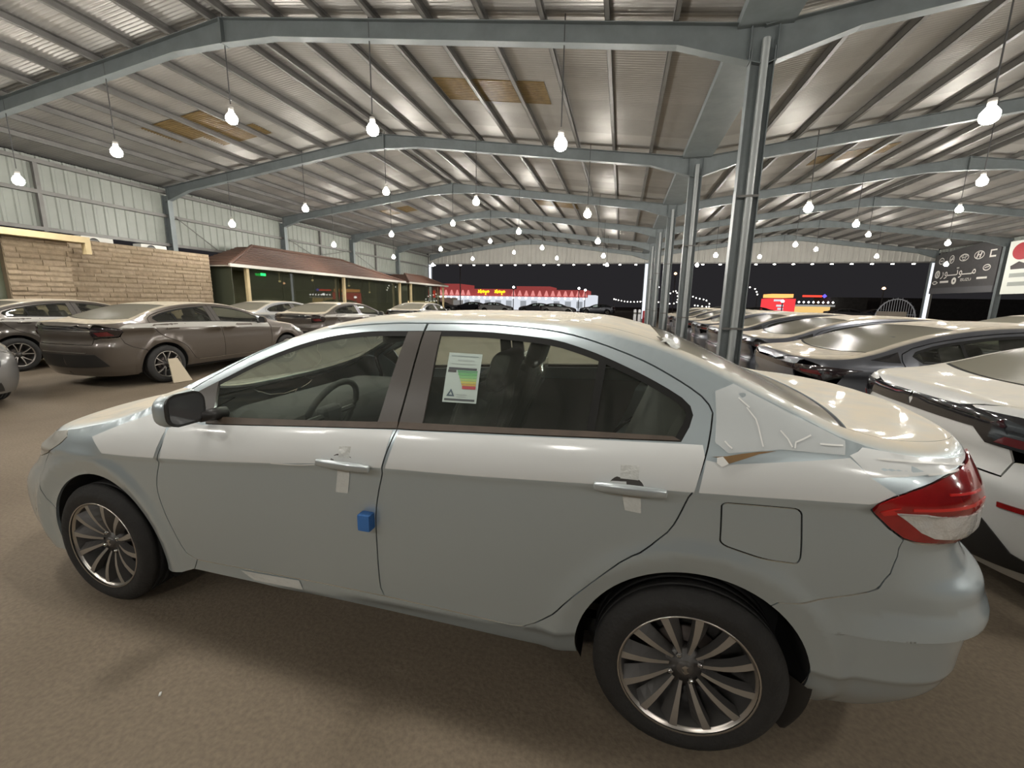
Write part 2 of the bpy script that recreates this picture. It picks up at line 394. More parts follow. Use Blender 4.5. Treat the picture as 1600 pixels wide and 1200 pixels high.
# columns: H sections carrying a rain pipe
def column(x, y, label, top, w=.30, fl=.17, pipe=0, grp=None):
    e = empty('steel_column', (x, y, 0))
    mb = MB(); h = top
    mb.box(-w / 2, -w / 2 + .012, -fl / 2, fl / 2, 0.02, h); mb.box(w / 2 - .012, w / 2, -fl / 2, fl / 2, 0.02, h); mb.box(-w / 2 + .012, w / 2 - .012, -.005, .005, .02, h)
    mb.build('shaft', M['steel'], e)
    MB().box(-w / 2 - .06, w / 2 + .06, -fl / 2 - .06, fl / 2 + .06, 0, .02).build('base_plate', M['steel'], e)
    if pipe:
        mb = MB(); mb.tube([(.025, -.058, .05), (.025, -.058, h + .1)], .052, 14); mb.build('rain_pipe', M['pipe'], e, smooth='auto')
        mb = MB()
        for z in (1.15, 3.0): mb.box(-w / 2 + .012, w / 2 - .012, -.115, -.11, z, z + .03)
        mb.build('pipe_clamp', M['steeld'], e)
    tag(e, label, 'column', grp)
    return e
mid = [y for y in YB if y > 5]
for i, y in enumerate(mid[:-1]):
    lab = ['nearest grey steel column with a rain pipe, behind the silver car rear window', 'grey steel column next behind the nearest one in the middle row', 'third grey steel column of the receding middle row', 'fourth grey steel column of the receding middle row', 'farthest grey steel column of the middle row before the end wall'][i]
    column(XM, y, lab, zr(XM) - .12, pipe=1)
for i, y in enumerate([y for y in YB if 5 < y < 30]):
    lab = 'grey wall column on the pale cladding, %s' % ['behind the left lamps near the stone building', 'at the right end of the stone building', 'above the middle of the brown tiled roof', 'where the brown tiled roof slopes down', 'nearest the bright end post on the left wall'][i]
    column(XL + .16, y, lab, zr(XL) - .1, w=.26)
for i, y in enumerate([28.7, 23.3]):
    column(XW - .16, y, ['grey column between the dark logo board and the white billboard', 'grey column on the right wall beyond the white billboard'][i], zr(XW) - .1, w=.26)
# end columns with a white lit face
M['ledwhite'] = glow('white_led_strip', (.9, .93, 1.0), 1.1)
for i, (x, lab) in enumerate(((XL + .2, 'end column with white light strip at the left wall'), (XM, 'end column with white light strip at the middle of the open end'), (XW - .2, 'end column with white light strip by the dark logo board'))):
    e = column(x, 34.1, lab, 4.5, w=.28)
    MB().box(-.10, .10, -.105, -.088, .4, 4.4).build('light_strip', M['ledwhite'], e)

# left wall: ribbed sheets on girts
def ribbed(name, u0, u1, zlow, ztop, place, mat, kind=None, pitch=.30):
    """vertical trapezoid ribs; ztop may be a function of u"""
    us = []; d = []
    u = u0
    while u < u1:
        for a, b in ((0, 0), (.62, 0), (.70, 1), (.92, 1)): us.append(min(u + a * pitch, u1)); d.append(b * .028)
        u += pitch
    us.append(u1); d.append(0)
    zt = ztop if callable(ztop) else (lambda u: ztop)
    n = len(us)
    v = [place(a, b, zlow) for a, b in zip(us, d)] + [place(a, b, zt(a)) for a, b in zip(us, d)]
    return mesh_obj(name, v, [(i, i + 1, n + i + 1, n + i) for i in range(n - 1)], mat)
wl = ribbed('wall_left', Y0, 34.1, 3.28, 5.2, lambda u, d, z: (XL - .02 + d, u, z), M['clad'])
tag(wl, 'pale ribbed metal cladding high on the left wall', kind='structure')
for z in (3.27, 4.25, 5.05):
    MB().box(XL + .02, XL + .14, Y0, 34.1, z - .05, z + .05).build('girt', M['steeld'], wl)
for y in (9.0, 20.6, 26.0):
    MB().box(XL + .02, XL + .12, y - .05, y + .05, 3.2, 5.0).build('wall_post', M['steeld'], wl)
for (ya, za, yb, zb) in ((12.75, 4.25, 14.3, 3.3), (18.2, 4.25, 21.0, 3.3), (18.2, 3.3, 23.0, 4.25), (23.5, 4.2, 26.0, 3.3)):
    MB().tube([(XL + .16, ya, za), (XL + .16, yb, zb)], .018, 6).build('wall_brace', M['steeld'], wl)
M['darkwall'] = pbr('dark_block_wall', (.10, .095, .088), .9, var=.3, vscale=2)  # dark grey blockwork, mottled tone
wlow = MB().box(XL - .2, XL - .02, Y0, 34.1, 0, 2.78).build('wall_left_base', M['darkwall'])
tag(wlow, 'dark lower block wall behind the stone building', kind='structure')
# end wall: gable cladding above the open end
def gz(u): return zr(u if abs(u - XM) > 1e-3 else u + .002) + SHEET - .02
wb = ribbed('wall_back', XL, XW, 4.5, gz, lambda u, d, z: (u, 34.2 - d, z), M['gable'], pitch=.34)
tag(wb, 'white ribbed cladding above the open far end', kind='structure')
MB().box(XL, XW, 34.1, 34.3, 4.42, 4.5).build('bottom_rail', M['steeld'], wb)
# right wall, seen only beyond the boards
wr = ribbed('wall_right', Y0, 34.1, 5.0, 5.2, lambda u, d, z: (XW + .02 - d, u, z), M['clad'])
tag(wr, 'narrow ribbed strip under the right eave', kind='structure')

# ---------------------------------------------------------------- hanging bulbs
M['bulb'] = glow('lit_bulb', (1.0, .93, .82), 60.0)
M['socket'] = pbr('lamp_socket', (.5, .48, .45), .5)
M['cord'] = pbr('lamp_cord', (.05, .05, .05), .6)
def bulb_profile():
    return [(.0, -.145), (.05, -.138), (.085, -.11), (.10, -.065), (.095, -.02), (.07, .02), (.045, .05), (.038, .07)]
LX = [-13.0, -10.05, XA, -4.27, -1.06, 4.28, 7.65, XB, 13.5, 16.75]
LN = ['row by the left wall', 'second row from the left wall', 'left ridge row', 'row right of the left ridge', 'row left of the middle columns', 'row right of the middle columns', 'row left of the right ridge', 'right ridge row', 'row right of the right ridge', 'row by the right wall']
proto = None
light_data = bpy.data.lights.new('bulb_light', 'POINT'); light_data.energy = LAMP_POWER; light_data.color = LAMP_COLOR; light_data.shadow_soft_size = .12
# the socket end of a bulb gives less light than its round end
light_data.use_nodes = True; lt = light_data.node_tree; em = lt.nodes['Emission']
tcn = lt.nodes.new('ShaderNodeTexCoord'); spn = lt.nodes.new('ShaderNodeSeparateXYZ'); mrn = lt.nodes.new('ShaderNodeMapRange'); mrn.interpolation_type = 'SMOOTHSTEP'
lt.links.new(tcn.outputs['Normal'], spn.inputs[0]); lt.links.new(spn.outputs[2], mrn.inputs[0])
mrn.inputs[1].default_value = .15; mrn.inputs[2].default_value = .95; mrn.inputs[3].default_value = 1.0; mrn.inputs[4].default_value = .22
lt.links.new(mrn.outputs[0], em.inputs['Strength'])
for yi, y in enumerate(YB[:-1]):
    for xi, x in enumerate(LX):
        if y < -4: continue
        if y < 0 and xi not in (1, 2, 3, 4, 5, 6): continue
        r = XA if x < XM else XB
        z = 1.50 + 3.26 - .135 * abs(x - r)
        top = zr(x) + SHEET - .02 - z
        e = empty('pendant_lamp', (x, y, z))
        if proto is None:
            mb = MB(); mb.lathe(bulb_profile(), 16, 'z'); b = mb.build('bulb', M['bulb'], e, True)
            mb = MB(); mb.lathe([(.0, .14), (.045, .14), (.045, .075), (.0, .065)], 12, 'z'); s = mb.build('socket', M['socket'], e, True)
            mb = MB(); mb.tube([(0, 0, .13), (0, 0, 1.13)], .010, 6); c = mb.build('cord', M['cord'], e)
            proto = (b.data, s.data, c.data)
        else:
            for nm, d in zip(('bulb', 'socket', 'cord'), proto):
                o = bpy.data.objects.new(nm, d); COL.objects.link(o); o.parent = e
        for ch in e.children:
            if ch.name.startswith('cord'): ch.scale.z = (top) / 1.13
        lo = bpy.data.objects.new('bulb_light', light_data); COL.objects.link(lo); lo.parent = e; lo.location = (0, 0, -.045)
        where = 'counted from the camera' if y > 5 else 'hanging above the silver car' if y > 0 else 'hanging behind the camera'
        tag(e, 'glowing bulb in the %s, %s' % (LN[xi], (ORD[yi - 3] + ' from the camera') if y > 5 else ('above the silver car' if y > 0 else ('behind the camera' if y > -5 else 'far behind the camera'))), 'lamp', 'bulbs hanging under the hall roof')
# small floodlights along the open end
M['flood'] = glow('floodlight_glass', (1, .97, .9), 16)
fproto = None
xs = np.arange(XL + .6, XW - .3, 1.15)
for i, x in enumerate(xs):
    e = empty('floodlight', (float(x), 34.02, 4.42))
    if fproto is None:
        a = MB().box(-.07, .07, -.04, .05, -.05, .05).build('housing', M['steeld'], e)
        b = MB().rbox((0, -.02, -.075), (.085, .06, .03), .03, 2).build('lens', M['flood'], e)
        fproto = (a.data, b.data)
    else:
        for nm, d in zip(('housing', 'lens'), fproto):
            o = bpy.data.objects.new(nm, d); COL.objects.link(o); o.parent = e
    tag(e, 'small white floodlight under the far end cladding, %s from the left' % ORD[i], 'floodlight', 'floodlights along the open end')
# ---------------------------------------------------------------- car body surfaces
def pchip(pts):
    x=np.array([p[0] for p in pts],float); y=np.array([p[1] for p in pts],float)
    h=np.diff(x); dl=np.diff(y)/h; d=np.zeros(len(x))
    for i in range(1,len(x)-1):
        if dl[i-1]*dl[i]>0:
            w1=2*h[i]+h[i-1]; w2=h[i]+2*h[i-1]; d[i]=(w1+w2)/(w1/dl[i-1]+w2/dl[i])
    d[0]=dl[0]; d[-1]=dl[-1]
    def f(q):
        q=np.asarray(q,float); i=np.clip(np.searchsorted(x,q)-1,0,len(x)-2)
        t=(q-x[i])/h[i]; tl=np.clip(t,0,1)
        t2=tl*tl;t3=t2*tl
        r=(2*t3-3*t2+1)*y[i]+(t3-2*t2+tl)*h[i]*d[i]+(-2*t3+3*t2)*y[i+1]+(t3-t2)*h[i]*d[i+1]
        return r+np.where(t<0,t*h[i]*d[0],0)+np.where(t>1,(t-1)*h[i]*d[-1],0)
    return f
def sstep(a,b,v):
    t=np.clip((v-a)/(b-a),0,1); return t*t*(3-2*t)
class Body:
    def __init__(s,**k):
        s.crease=pchip(k['crease']); s.prof=pchip(k['prof']); s.pw=pchip(k['pw'])
        xf=pchip(k['xf']); a0,a1=k['xf'][0][0],k['xf'][-1][0]; xr=pchip(k['xr']); b0,b1=k['xr'][0][0],k['xr'][-1][0]
        s.xf=lambda z:xf(np.clip(z,a0,a1)); s.xr=lambda z:xr(np.clip(z,b0,b1)); s.rf=k['rf']; s.rr=k['rr']
        s.ez=pchip(k['ez']); s.cz=pchip(k['cz']); s.axles=k['axles']; s.wz=k['wz']; s.flare=k['flare']; s.pf=k.get('pf',2.2); s.pr=k.get('pr',2.8)
        s.top=k.get('top',2.6); s.ext=k.get('ext')
    def W(s,x,z):
        x=np.asarray(x,float); z=np.asarray(z,float)
        zn=z-(s.crease(x)-.9)
        w=s.prof(zn)*s.pw(x)
        for ax in s.axles:
            r=np.hypot(x-ax,z-s.wz)
            w=w+(s.flare*sstep(.50,.44,r)-1.7*s.flare*np.clip((.436-r)/.07,0,1))*sstep(.1,.3,z)
        w=w-.022*np.exp(-np.maximum(s.ez(x)-z,0)/.03)
        if s.ext: w=w+s.ext(x,z)
        for d,R,q in ((x-s.xf(z),s.rf,s.pf),(s.xr(z)-x,s.rr,s.pr)):
            t=np.clip(d/R,0,1); w=w*np.maximum(1-(1-t)**q,0)**(1/q)
        return w
    def Z(s,x,y):
        ez=s.ez(x); cz=s.cz(x); w=np.maximum(s.W(x,ez),1e-4)
        t=np.clip(np.abs(y)/w,0,1)
        m=np.minimum(.02,.8*np.maximum(cz-ez,0))
        return cz-(cz-ez-m)*t**s.top-m*np.exp(-(1-t)*w/.03)
    # unrolled coordinate u: x along the side, then round the corners to the middle of nose and tail
    LF, LR = .72, .70
    def to_u(s,x,z):
        x=np.asarray(x,float); z=np.asarray(z,float)
        a=s.xr(z)-s.rr; b=s.xf(z)+s.rf
        ur=a+np.arcsin(np.clip((x-a)/s.rr,-1,1))*s.LR; uf=b-np.arcsin(np.clip((b-x)/s.rf,-1,1))*s.LF
        return np.where(x>a,ur,np.where(x<b,uf,x))
    def from_u(s,u,z):
        a=s.xr(z)-s.rr; b=s.xf(z)+s.rf
        xr=a+s.rr*np.sin(np.clip((u-a)/s.LR,0,PI/2)); xf=b-s.rf*np.sin(np.clip((b-u)/s.LF,0,PI/2))
        return np.where(u>a,xr,np.where(u<b,xf,u))
    def umax(s,z): return s.xr(z)-s.rr+PI/2*s.LR
    def umin(s,z): return s.xf(z)+s.rf-PI/2*s.LF
    def side(s,u,z):
        u=np.clip(u,s.umin(z),s.umax(z))
        x=s.from_u(u,z); return np.stack([x,-s.W(x,z),z+0*x],-1)
    def topf(s,x,t):
        w=s.W(x,s.ez(x)); y=t*w; return np.stack([x,y,s.Z(x,y)],-1)
    def rear_u(s,y,z):
        """u of the point of the tail at distance y from the middle"""
        lo=s.xr(z)-s.rr; hi=s.umax(z)
        for _ in range(40):
            m=(lo+hi)/2
            w=-s.side(np.array([m]),np.array([z]))[0,1]
            if w>y: lo=m
            else: hi=m
        return float((lo+hi)/2)
    def front_u(s,y,z):
        hi=s.xf(z)+s.rf; lo=s.umin(z)
        for _ in range(40):
            m=(lo+hi)/2
            w=-s.side(np.array([m]),np.array([z]))[0,1]
            if w>y: hi=m
            else: lo=m
        return float((lo+hi)/2)
def inside(pts, poly):
    x, y = pts[:, 0], pts[:, 1]; r = np.zeros(len(pts), bool); p = np.asarray(poly); q = np.roll(p, -1, 0)
    for (x0, y0), (x1, y1) in zip(p, q):
        if y0 == y1: continue
        c = ((y0 > y) != (y1 > y)) & (x < (x1 - x0) * (y - y0) / (y1 - y0) + x0); r ^= c
    return r
def area2(p):
    p = np.asarray(p); q = np.roll(p, -1, 0); return np.sum(p[:, 0] * q[:, 1] - q[:, 0] * p[:, 1])
def resample(p, res, closed=True):
    p = [np.asarray(a, float) for a in p]; out = []
    n = len(p)
    for i in range(n if closed else n - 1):
        a, b = p[i], p[(i + 1) % n]; d = np.linalg.norm(b - a)
        if d < 1e-6: continue
        k = max(1, int(math.ceil(d / res)))
        for j in range(k): out.append(a + (b - a) * j / k)
    if not closed: out.append(p[-1])
    return np.array(out)
def smooth_line(p, res=.03):
    """Catmull-Rom through the points"""
    p = [np.asarray(a, float) for a in p]
    if len(p) < 3: return [tuple(a) for a in p]
    out = []
    for i in range(len(p) - 1):
        a = p[max(i - 1, 0)]; b = p[i]; c = p[i + 1]; d = p[min(i + 2, len(p) - 1)]
        k = max(1, int(np.linalg.norm(c - b) / res))
        for j in range(k):
            t = j / k
            out.append(tuple(.5 * ((2 * b) + (-a + c) * t + (2 * a - 5 * b + 4 * c - d) * t * t + (-a + 3 * b - 3 * c + d) * t ** 3)))
    out.append(tuple(p[-1])); return out
def inset_poly(p, d, lock):
    p = np.asarray(p); e = np.roll(p, -1, 0) - p; l = np.maximum(np.linalg.norm(e, axis=1), 1e-9)
    n = np.stack([-e[:, 1], e[:, 0]], 1) / l[:, None]      # left normal = inward for ccw
    m = n + np.roll(n, 1, 0); ml = np.linalg.norm(m, axis=1); m = m / np.maximum(ml, .3)[:, None]
    q = p + m * d
    if lock is not None: q[lock] = p[lock]
    return q
class Acc:
    def __init__(s): s.v = []; s.n = []; s.f = []
    def add(s, v, n, f):
        b = len(s.v); s.v += list(v); s.n += list(n); s.f += [tuple(i + b for i in q) for q in f]
    def mirrored(s):
        a = Acc(); a.v = [(p[0], -p[1], p[2]) for p in s.v]; a.n = [(p[0], -p[1], p[2]) for p in s.n]; a.f = [tuple(reversed(q)) for q in s.f]; return a
    def join(s, o): s.add(o.v, o.n, o.f); return s
    def build(s, name, mat, parent): return mesh_obj(name, s.v, s.f, mat, parent, normals=s.n)
def lift(B, field, P, off):
    e = 2e-4
    if field == 'side':
        u, z = P[:, 0], P[:, 1]
        u = np.clip(u, B.umin(z), B.umax(z))
        uc = np.clip(u, B.umin(z) + 2 * e, B.umax(z) - 2 * e)
        p = B.side(u, z); du = B.side(uc + e, z) - B.side(uc - e, z); dz = B.side(uc, z + e) - B.side(uc, z - e)
    else:
        x, t = P[:, 0], np.clip(P[:, 1] / .8, -1, 1)
        tc = np.clip(t, -1 + 2 * e, 1 - 2 * e)
        p = B.topf(x, t); du = B.topf(x + e, tc) - B.topf(x - e, tc); dz = B.topf(x, tc + e) - B.topf(x, tc - e)
    n = np.cross(du, dz); l = np.linalg.norm(n, axis=1); l[l < 1e-12] = 1; n = n / l[:, None]
    # points exactly on the middle line face straight back / forward
    return p + n * off, n
def panel(B, field, poly, res=.03, gap=.0022, off=0, holes=(), flange=.012, acc=None, raw=False, extra=()):
    """side: poly of (x,z) (or (u,z) when raw);  top: poly of (x,t), t in -1..1"""
    poly = np.array([tuple(p) for p in poly], float)
    def conv(p):
        if field == 'side': return p if raw else np.stack([B.to_u(p[:, 0], p[:, 1]), p[:, 1]], 1)
        return p * np.array([1, .8])
    poly = conv(poly)
    if area2(poly) < 0: poly = poly[::-1]
    poly = resample(poly, res)
    if field == 'side':
        xx = B.from_u(poly[:, 0], poly[:, 1])
        lock = (np.abs(poly[:, 1] - B.ez(xx)) < 2e-3) | (poly[:, 0] > B.umax(poly[:, 1]) - 2e-3) | (poly[:, 0] < B.umin(poly[:, 1]) + 2e-3)
    else: lock = (np.abs(poly[:, 1]) > .8 * .9985)
    if gap: poly = inset_poly(poly, gap, lock)
    H = []
    for h in holes:
        h = conv(np.array([tuple(p) for p in h], float))
        if area2(h) < 0: h = h[::-1]
        h = resample(h, res)
        H.append(inset_poly(h, -gap, None))
    lo, hi = poly.min(0), poly.max(0)
    gx = np.arange(lo[0] + res / 2, hi[0], res); gy = np.arange(lo[1] + res / 2, hi[1], res)
    G = np.array([(a, b) for a in gx for b in gy]) if len(gx) and len(gy) else np.zeros((0, 2))
    if field == 'side' and res < .04 and len(G):   # extra points along the shoulder crease keep it crisp
        ux = np.arange(lo[0] + res / 2, hi[0], res)
        ex = []
        for dz in (-.028, -.014, 0, .014):
            zz = B.crease(np.clip(ux, -.6, 3.3)) + dz; ex.append(np.stack([ux, zz], 1))
        ex = np.concatenate(ex); cz_ = B.crease(np.clip(G[:, 0], -.6, 3.3)) - .007
        G = np.concatenate([G[np.abs(G[:, 1] - cz_) > .03], ex])
    for fn in extra:
        ux = np.arange(lo[0] + res / 2, hi[0], res * .8); G = np.concatenate([G, np.stack([ux, fn(ux)], 1)])
    bnd = np.concatenate([poly] + H)
    if len(G):
        G = G[inside(G, poly)]
        for h in H:
            if len(G): G = G[~inside(G, h)]
        if len(G):
            d = np.min(np.linalg.norm(G[:, None, :] - bnd[None], axis=2), axis=1) if len(G) * len(bnd) < 4e7 else np.ones(len(G))
            G = G[d > .45 * res]
    pts = [Vector(p) for p in bnd] + [Vector(p) for p in G]
    ed = []; b = 0
    for loop in [poly] + H:
        n = len(loop); ed += [(b + i, b + (i + 1) % n) for i in range(n)]; b += n
    vo, eo, fo, _, _, _ = delaunay_2d_cdt(pts, ed, [], 0, 1e-6)
    V = np.array([(p.x, p.y) for p in vo]); T = np.array([tuple(f) for f in fo])
    c = V[T].mean(1); ok = inside(c, poly)
    for h in H: ok &= ~inside(c, h)
    T = T[ok]
    # orient ccw
    A = V[T[:, 1]] - V[T[:, 0]]; C = V[T[:, 2]] - V[T[:, 0]]; fl = (A[:, 0] * C[:, 1] - A[:, 1] * C[:, 0]) < 0
    T[fl] = T[fl][:, ::-1]
    used = np.unique(T); mp = -np.ones(len(V), int); mp[used] = np.arange(len(used)); V = V[used]; T = mp[T]
    p, n = lift(B, field, V, off)
    acc = acc or Acc()
    acc.add([tuple(a) for a in p], [tuple(a) for a in n], [tuple(t) for t in T])
    if flange:
        cnt = {}
        for t in T:
            for i in range(3):
                a, b2 = int(t[i]), int(t[(i + 1) % 3])
                if (b2, a) in cnt: cnt.pop((b2, a))
                else: cnt[(a, b2)] = 1
        fv = []; fn = []; ff = []
        for (a, b2) in cnt:
            k = len(fv); ev = p[b2] - p[a]; nn = np.cross(ev, n[a]); l = np.linalg.norm(nn); nn = nn / l if l > 1e-9 else n[a]
            fv += [tuple(p[a]), tuple(p[b2]), tuple(p[b2] - n[b2] * flange), tuple(p[a] - n[a] * flange)]; fn += [tuple(nn)] * 4
            ff.append((k + 1, k, k + 3, k + 2))
        acc.add(fv, fn, ff)
    return acc
def strip(B, field, line, w, off=-.008, acc=None, raw=False, res=.03):
    """ribbon along a line on the body (dark seam backing, seals, mouldings)"""
    L = np.array([tuple(p) for p in line], float)
    if field == 'side' and not raw: L = np.stack([B.to_u(L[:, 0], L[:, 1]), L[:, 1]], 1)
    if field == 'top': L = L * np.array([1, .8])
    L = resample(L, res, False)
    d = np.gradient(L, axis=0); d /= np.maximum(np.linalg.norm(d, axis=1), 1e-9)[:, None]; n2 = np.stack([-d[:, 1], d[:, 0]], 1)
    a = w[0] if isinstance(w, tuple) else w / 2; b = w[1] if isinstance(w, tuple) else w / 2
    P = np.concatenate([L + n2 * a, L, L - n2 * b]); p, n = lift(B, field, P, off); k = len(L)
    acc = acc or Acc()
    acc.add([tuple(q) for q in p], [tuple(q) for q in n], [(i + k, i + k + 1, i + 1, i) for i in range(k - 1)] + [(i + 2 * k, i + 2 * k + 1, i + k + 1, i + k) for i in range(k - 1)])
    return acc
def arc(cx, cz, r, a0, a1, n=24): return [(cx + r * math.cos(a0 + (a1 - a0) * i / n), cz + r * math.sin(a0 + (a1 - a0) * i / n)) for i in range(n + 1)]
def both(acc, name, mat, parent):
    return acc.build(name, mat, parent), acc.mirrored().build(name, mat, parent)
def edge(B, x0, x1, n=40): return [(x, float(B.ez(x))) for x in np.linspace(x0, x1, n)]

# ---------------------------------------------------------------- wheels
def make_wheel(name, parent, R, rim, style, side, loc):
    """side -1: outer face towards -y.  A tyre with its rim, spokes, nuts and disc as pieces"""
    s = side
    rw = .1
    MBp = MB()
    w2 = .098
    prof = [(rim - .004, .0), (rim + .012, -.006), (rim + .035, -.012), (R - .035, -.008), (R - .018, .004), (R - .006, .014)]
    y = .014
    for g in (.045, .085, .125):   # circumferential grooves
        prof += [(R, y + .008), (R, g - .006), (R - .008, g - .005), (R - .008, g + .003), (R, g + .004)]; y = g - .004
    prof += [(R, .172), (R - .012, .188), (R - .04, .2), (rim, .19)]
    MBp.lathe([(r, -s * h) for r, h in prof], 56, 'y')
    tyre = MBp.build('wheel', M['rubber'], parent, 'auto' if False else True)
    tyre.location = loc
    def part(mb, n, m, sm=True, mats=None):
        o = mb.build(n, m, tyre, sm, mats=mats); return o
    Y = lambda h: -s * h
    # barrel and lip
    mb = MB(); mb.lathe([(rim - .003, Y(-.004)), (rim + .002, Y(-.006)), (rim + .002, Y(.004)), (rim - .010, Y(.006)), (rim - .013, Y(.02))], 56, 'y'); part(mb, 'rim_lip', M['rimlip'])
    mb = MB(); mb.lathe([(rim - .012, Y(.012)), (rim - .022, Y(.05)), (rim - .03, Y(.17)), (.03, Y(.17))], 48, 'y'); part(mb, 'rim_barrel', M['rimdark'])
    mb = MB(); mb.lathe([(.0, Y(.085)), (.118, Y(.085)), (.118, Y(.10)), (0, Y(.10))], 40, 'y'); part(mb, 'brake_disc', M['disc'])
    def spoke(a, r0, r1, w0, w1, y0, y1, depth, skew, pocket):
        """bright face with a dark pocket flank on one side"""
        mb = MB(); ca, sa = math.cos(a), math.sin(a); n = 5
        def P(r, t, y): return (r * ca - t * sa, Y(y), r * sa + t * ca)
        secs = []
        for i in range(n + 1):
            q = i / n; r = r0 + (r1 - r0) * q; w = w0 + (w1 - w0) * q; y = y0 + (y1 - y0) * q - .010 * math.sin(PI * q)
            t = skew * (q * q); d = depth * (.8 + .2 * q)
            secs.append([P(r, t - w / 2 - pocket * (.35 + .65 * q), y + d), P(r, t - w / 2, y), P(r, t + w / 2, y), P(r, t + w / 2 + .004, y + d)])
        v = [p for q in secs for p in q]
        mb.m = 1
        f = []
        for i in range(n):
            b = i * 4
            f += [(b, b + 1, b + 5, b + 4), (b + 2, b + 3, b + 7, b + 6)]
        mb.add(v, f if s < 0 else [tuple(reversed(q)) for q in f])
        mb.m = 0
        f = [(i * 4 + 1, i * 4 + 2, i * 4 + 6, i * 4 + 5) for i in range(n)]
        mb.add(v, f if s < 0 else [tuple(reversed(q)) for q in f])
        return mb
    if style == 'turbine':
        data = None
        for k in range(12):
            if data is None:
                o = part(spoke(0, .052, rim - .006, .010, .026, .034, .006, .034, .010 * -s, .030), 'spoke', None, False, [M['rimface'], M['rimdark']]); data = o.data
            else:
                o = bpy.data.objects.new('spoke', data); COL.objects.link(o); o.parent = tyre
            o.rotation_euler = (0, -2 * PI * k / 12 + .16, 0)
        nut_n, nut_r = 4, .05
    else:
        for k in range(5):
            for dlt in (-.17, .17):
                part(spoke(2 * PI * k / 5 + dlt + PI / 2, .05, rim - .006, .018, .016, .028, .006, .03, (.03 if dlt > 0 else -.03), .004), 'spoke', None, False, [M['rimface'], M['rimdark']])
        nut_n, nut_r = 5, .052
    mb = MB(); mb.lathe([(.0, Y(.034)), (.028, Y(.034)), (.03, Y(.040)), (.066, Y(.040)), (.070, Y(.075)), (.0, Y(.075))], 32, 'y'); part(mb, 'hub', M['rimdark'])
    mb = MB(); mb.lathe([(.0, Y(.024)), (.024, Y(.026)), (.028, Y(.034))], 24, 'y'); cap = part(mb, 'hub_cap', M['pillar'])
    for k in range(nut_n):
        a = 2 * PI * (k + .3) / nut_n
        mb = MB(); mb.lathe([(.0, Y(.026)), (.009, Y(.028)), (.010, Y(.045))], 6, 'y', (nut_r * math.cos(a), 0, nut_r * math.sin(a))); part(mb, 'wheel_nut', M['chrome'])
    return tyre
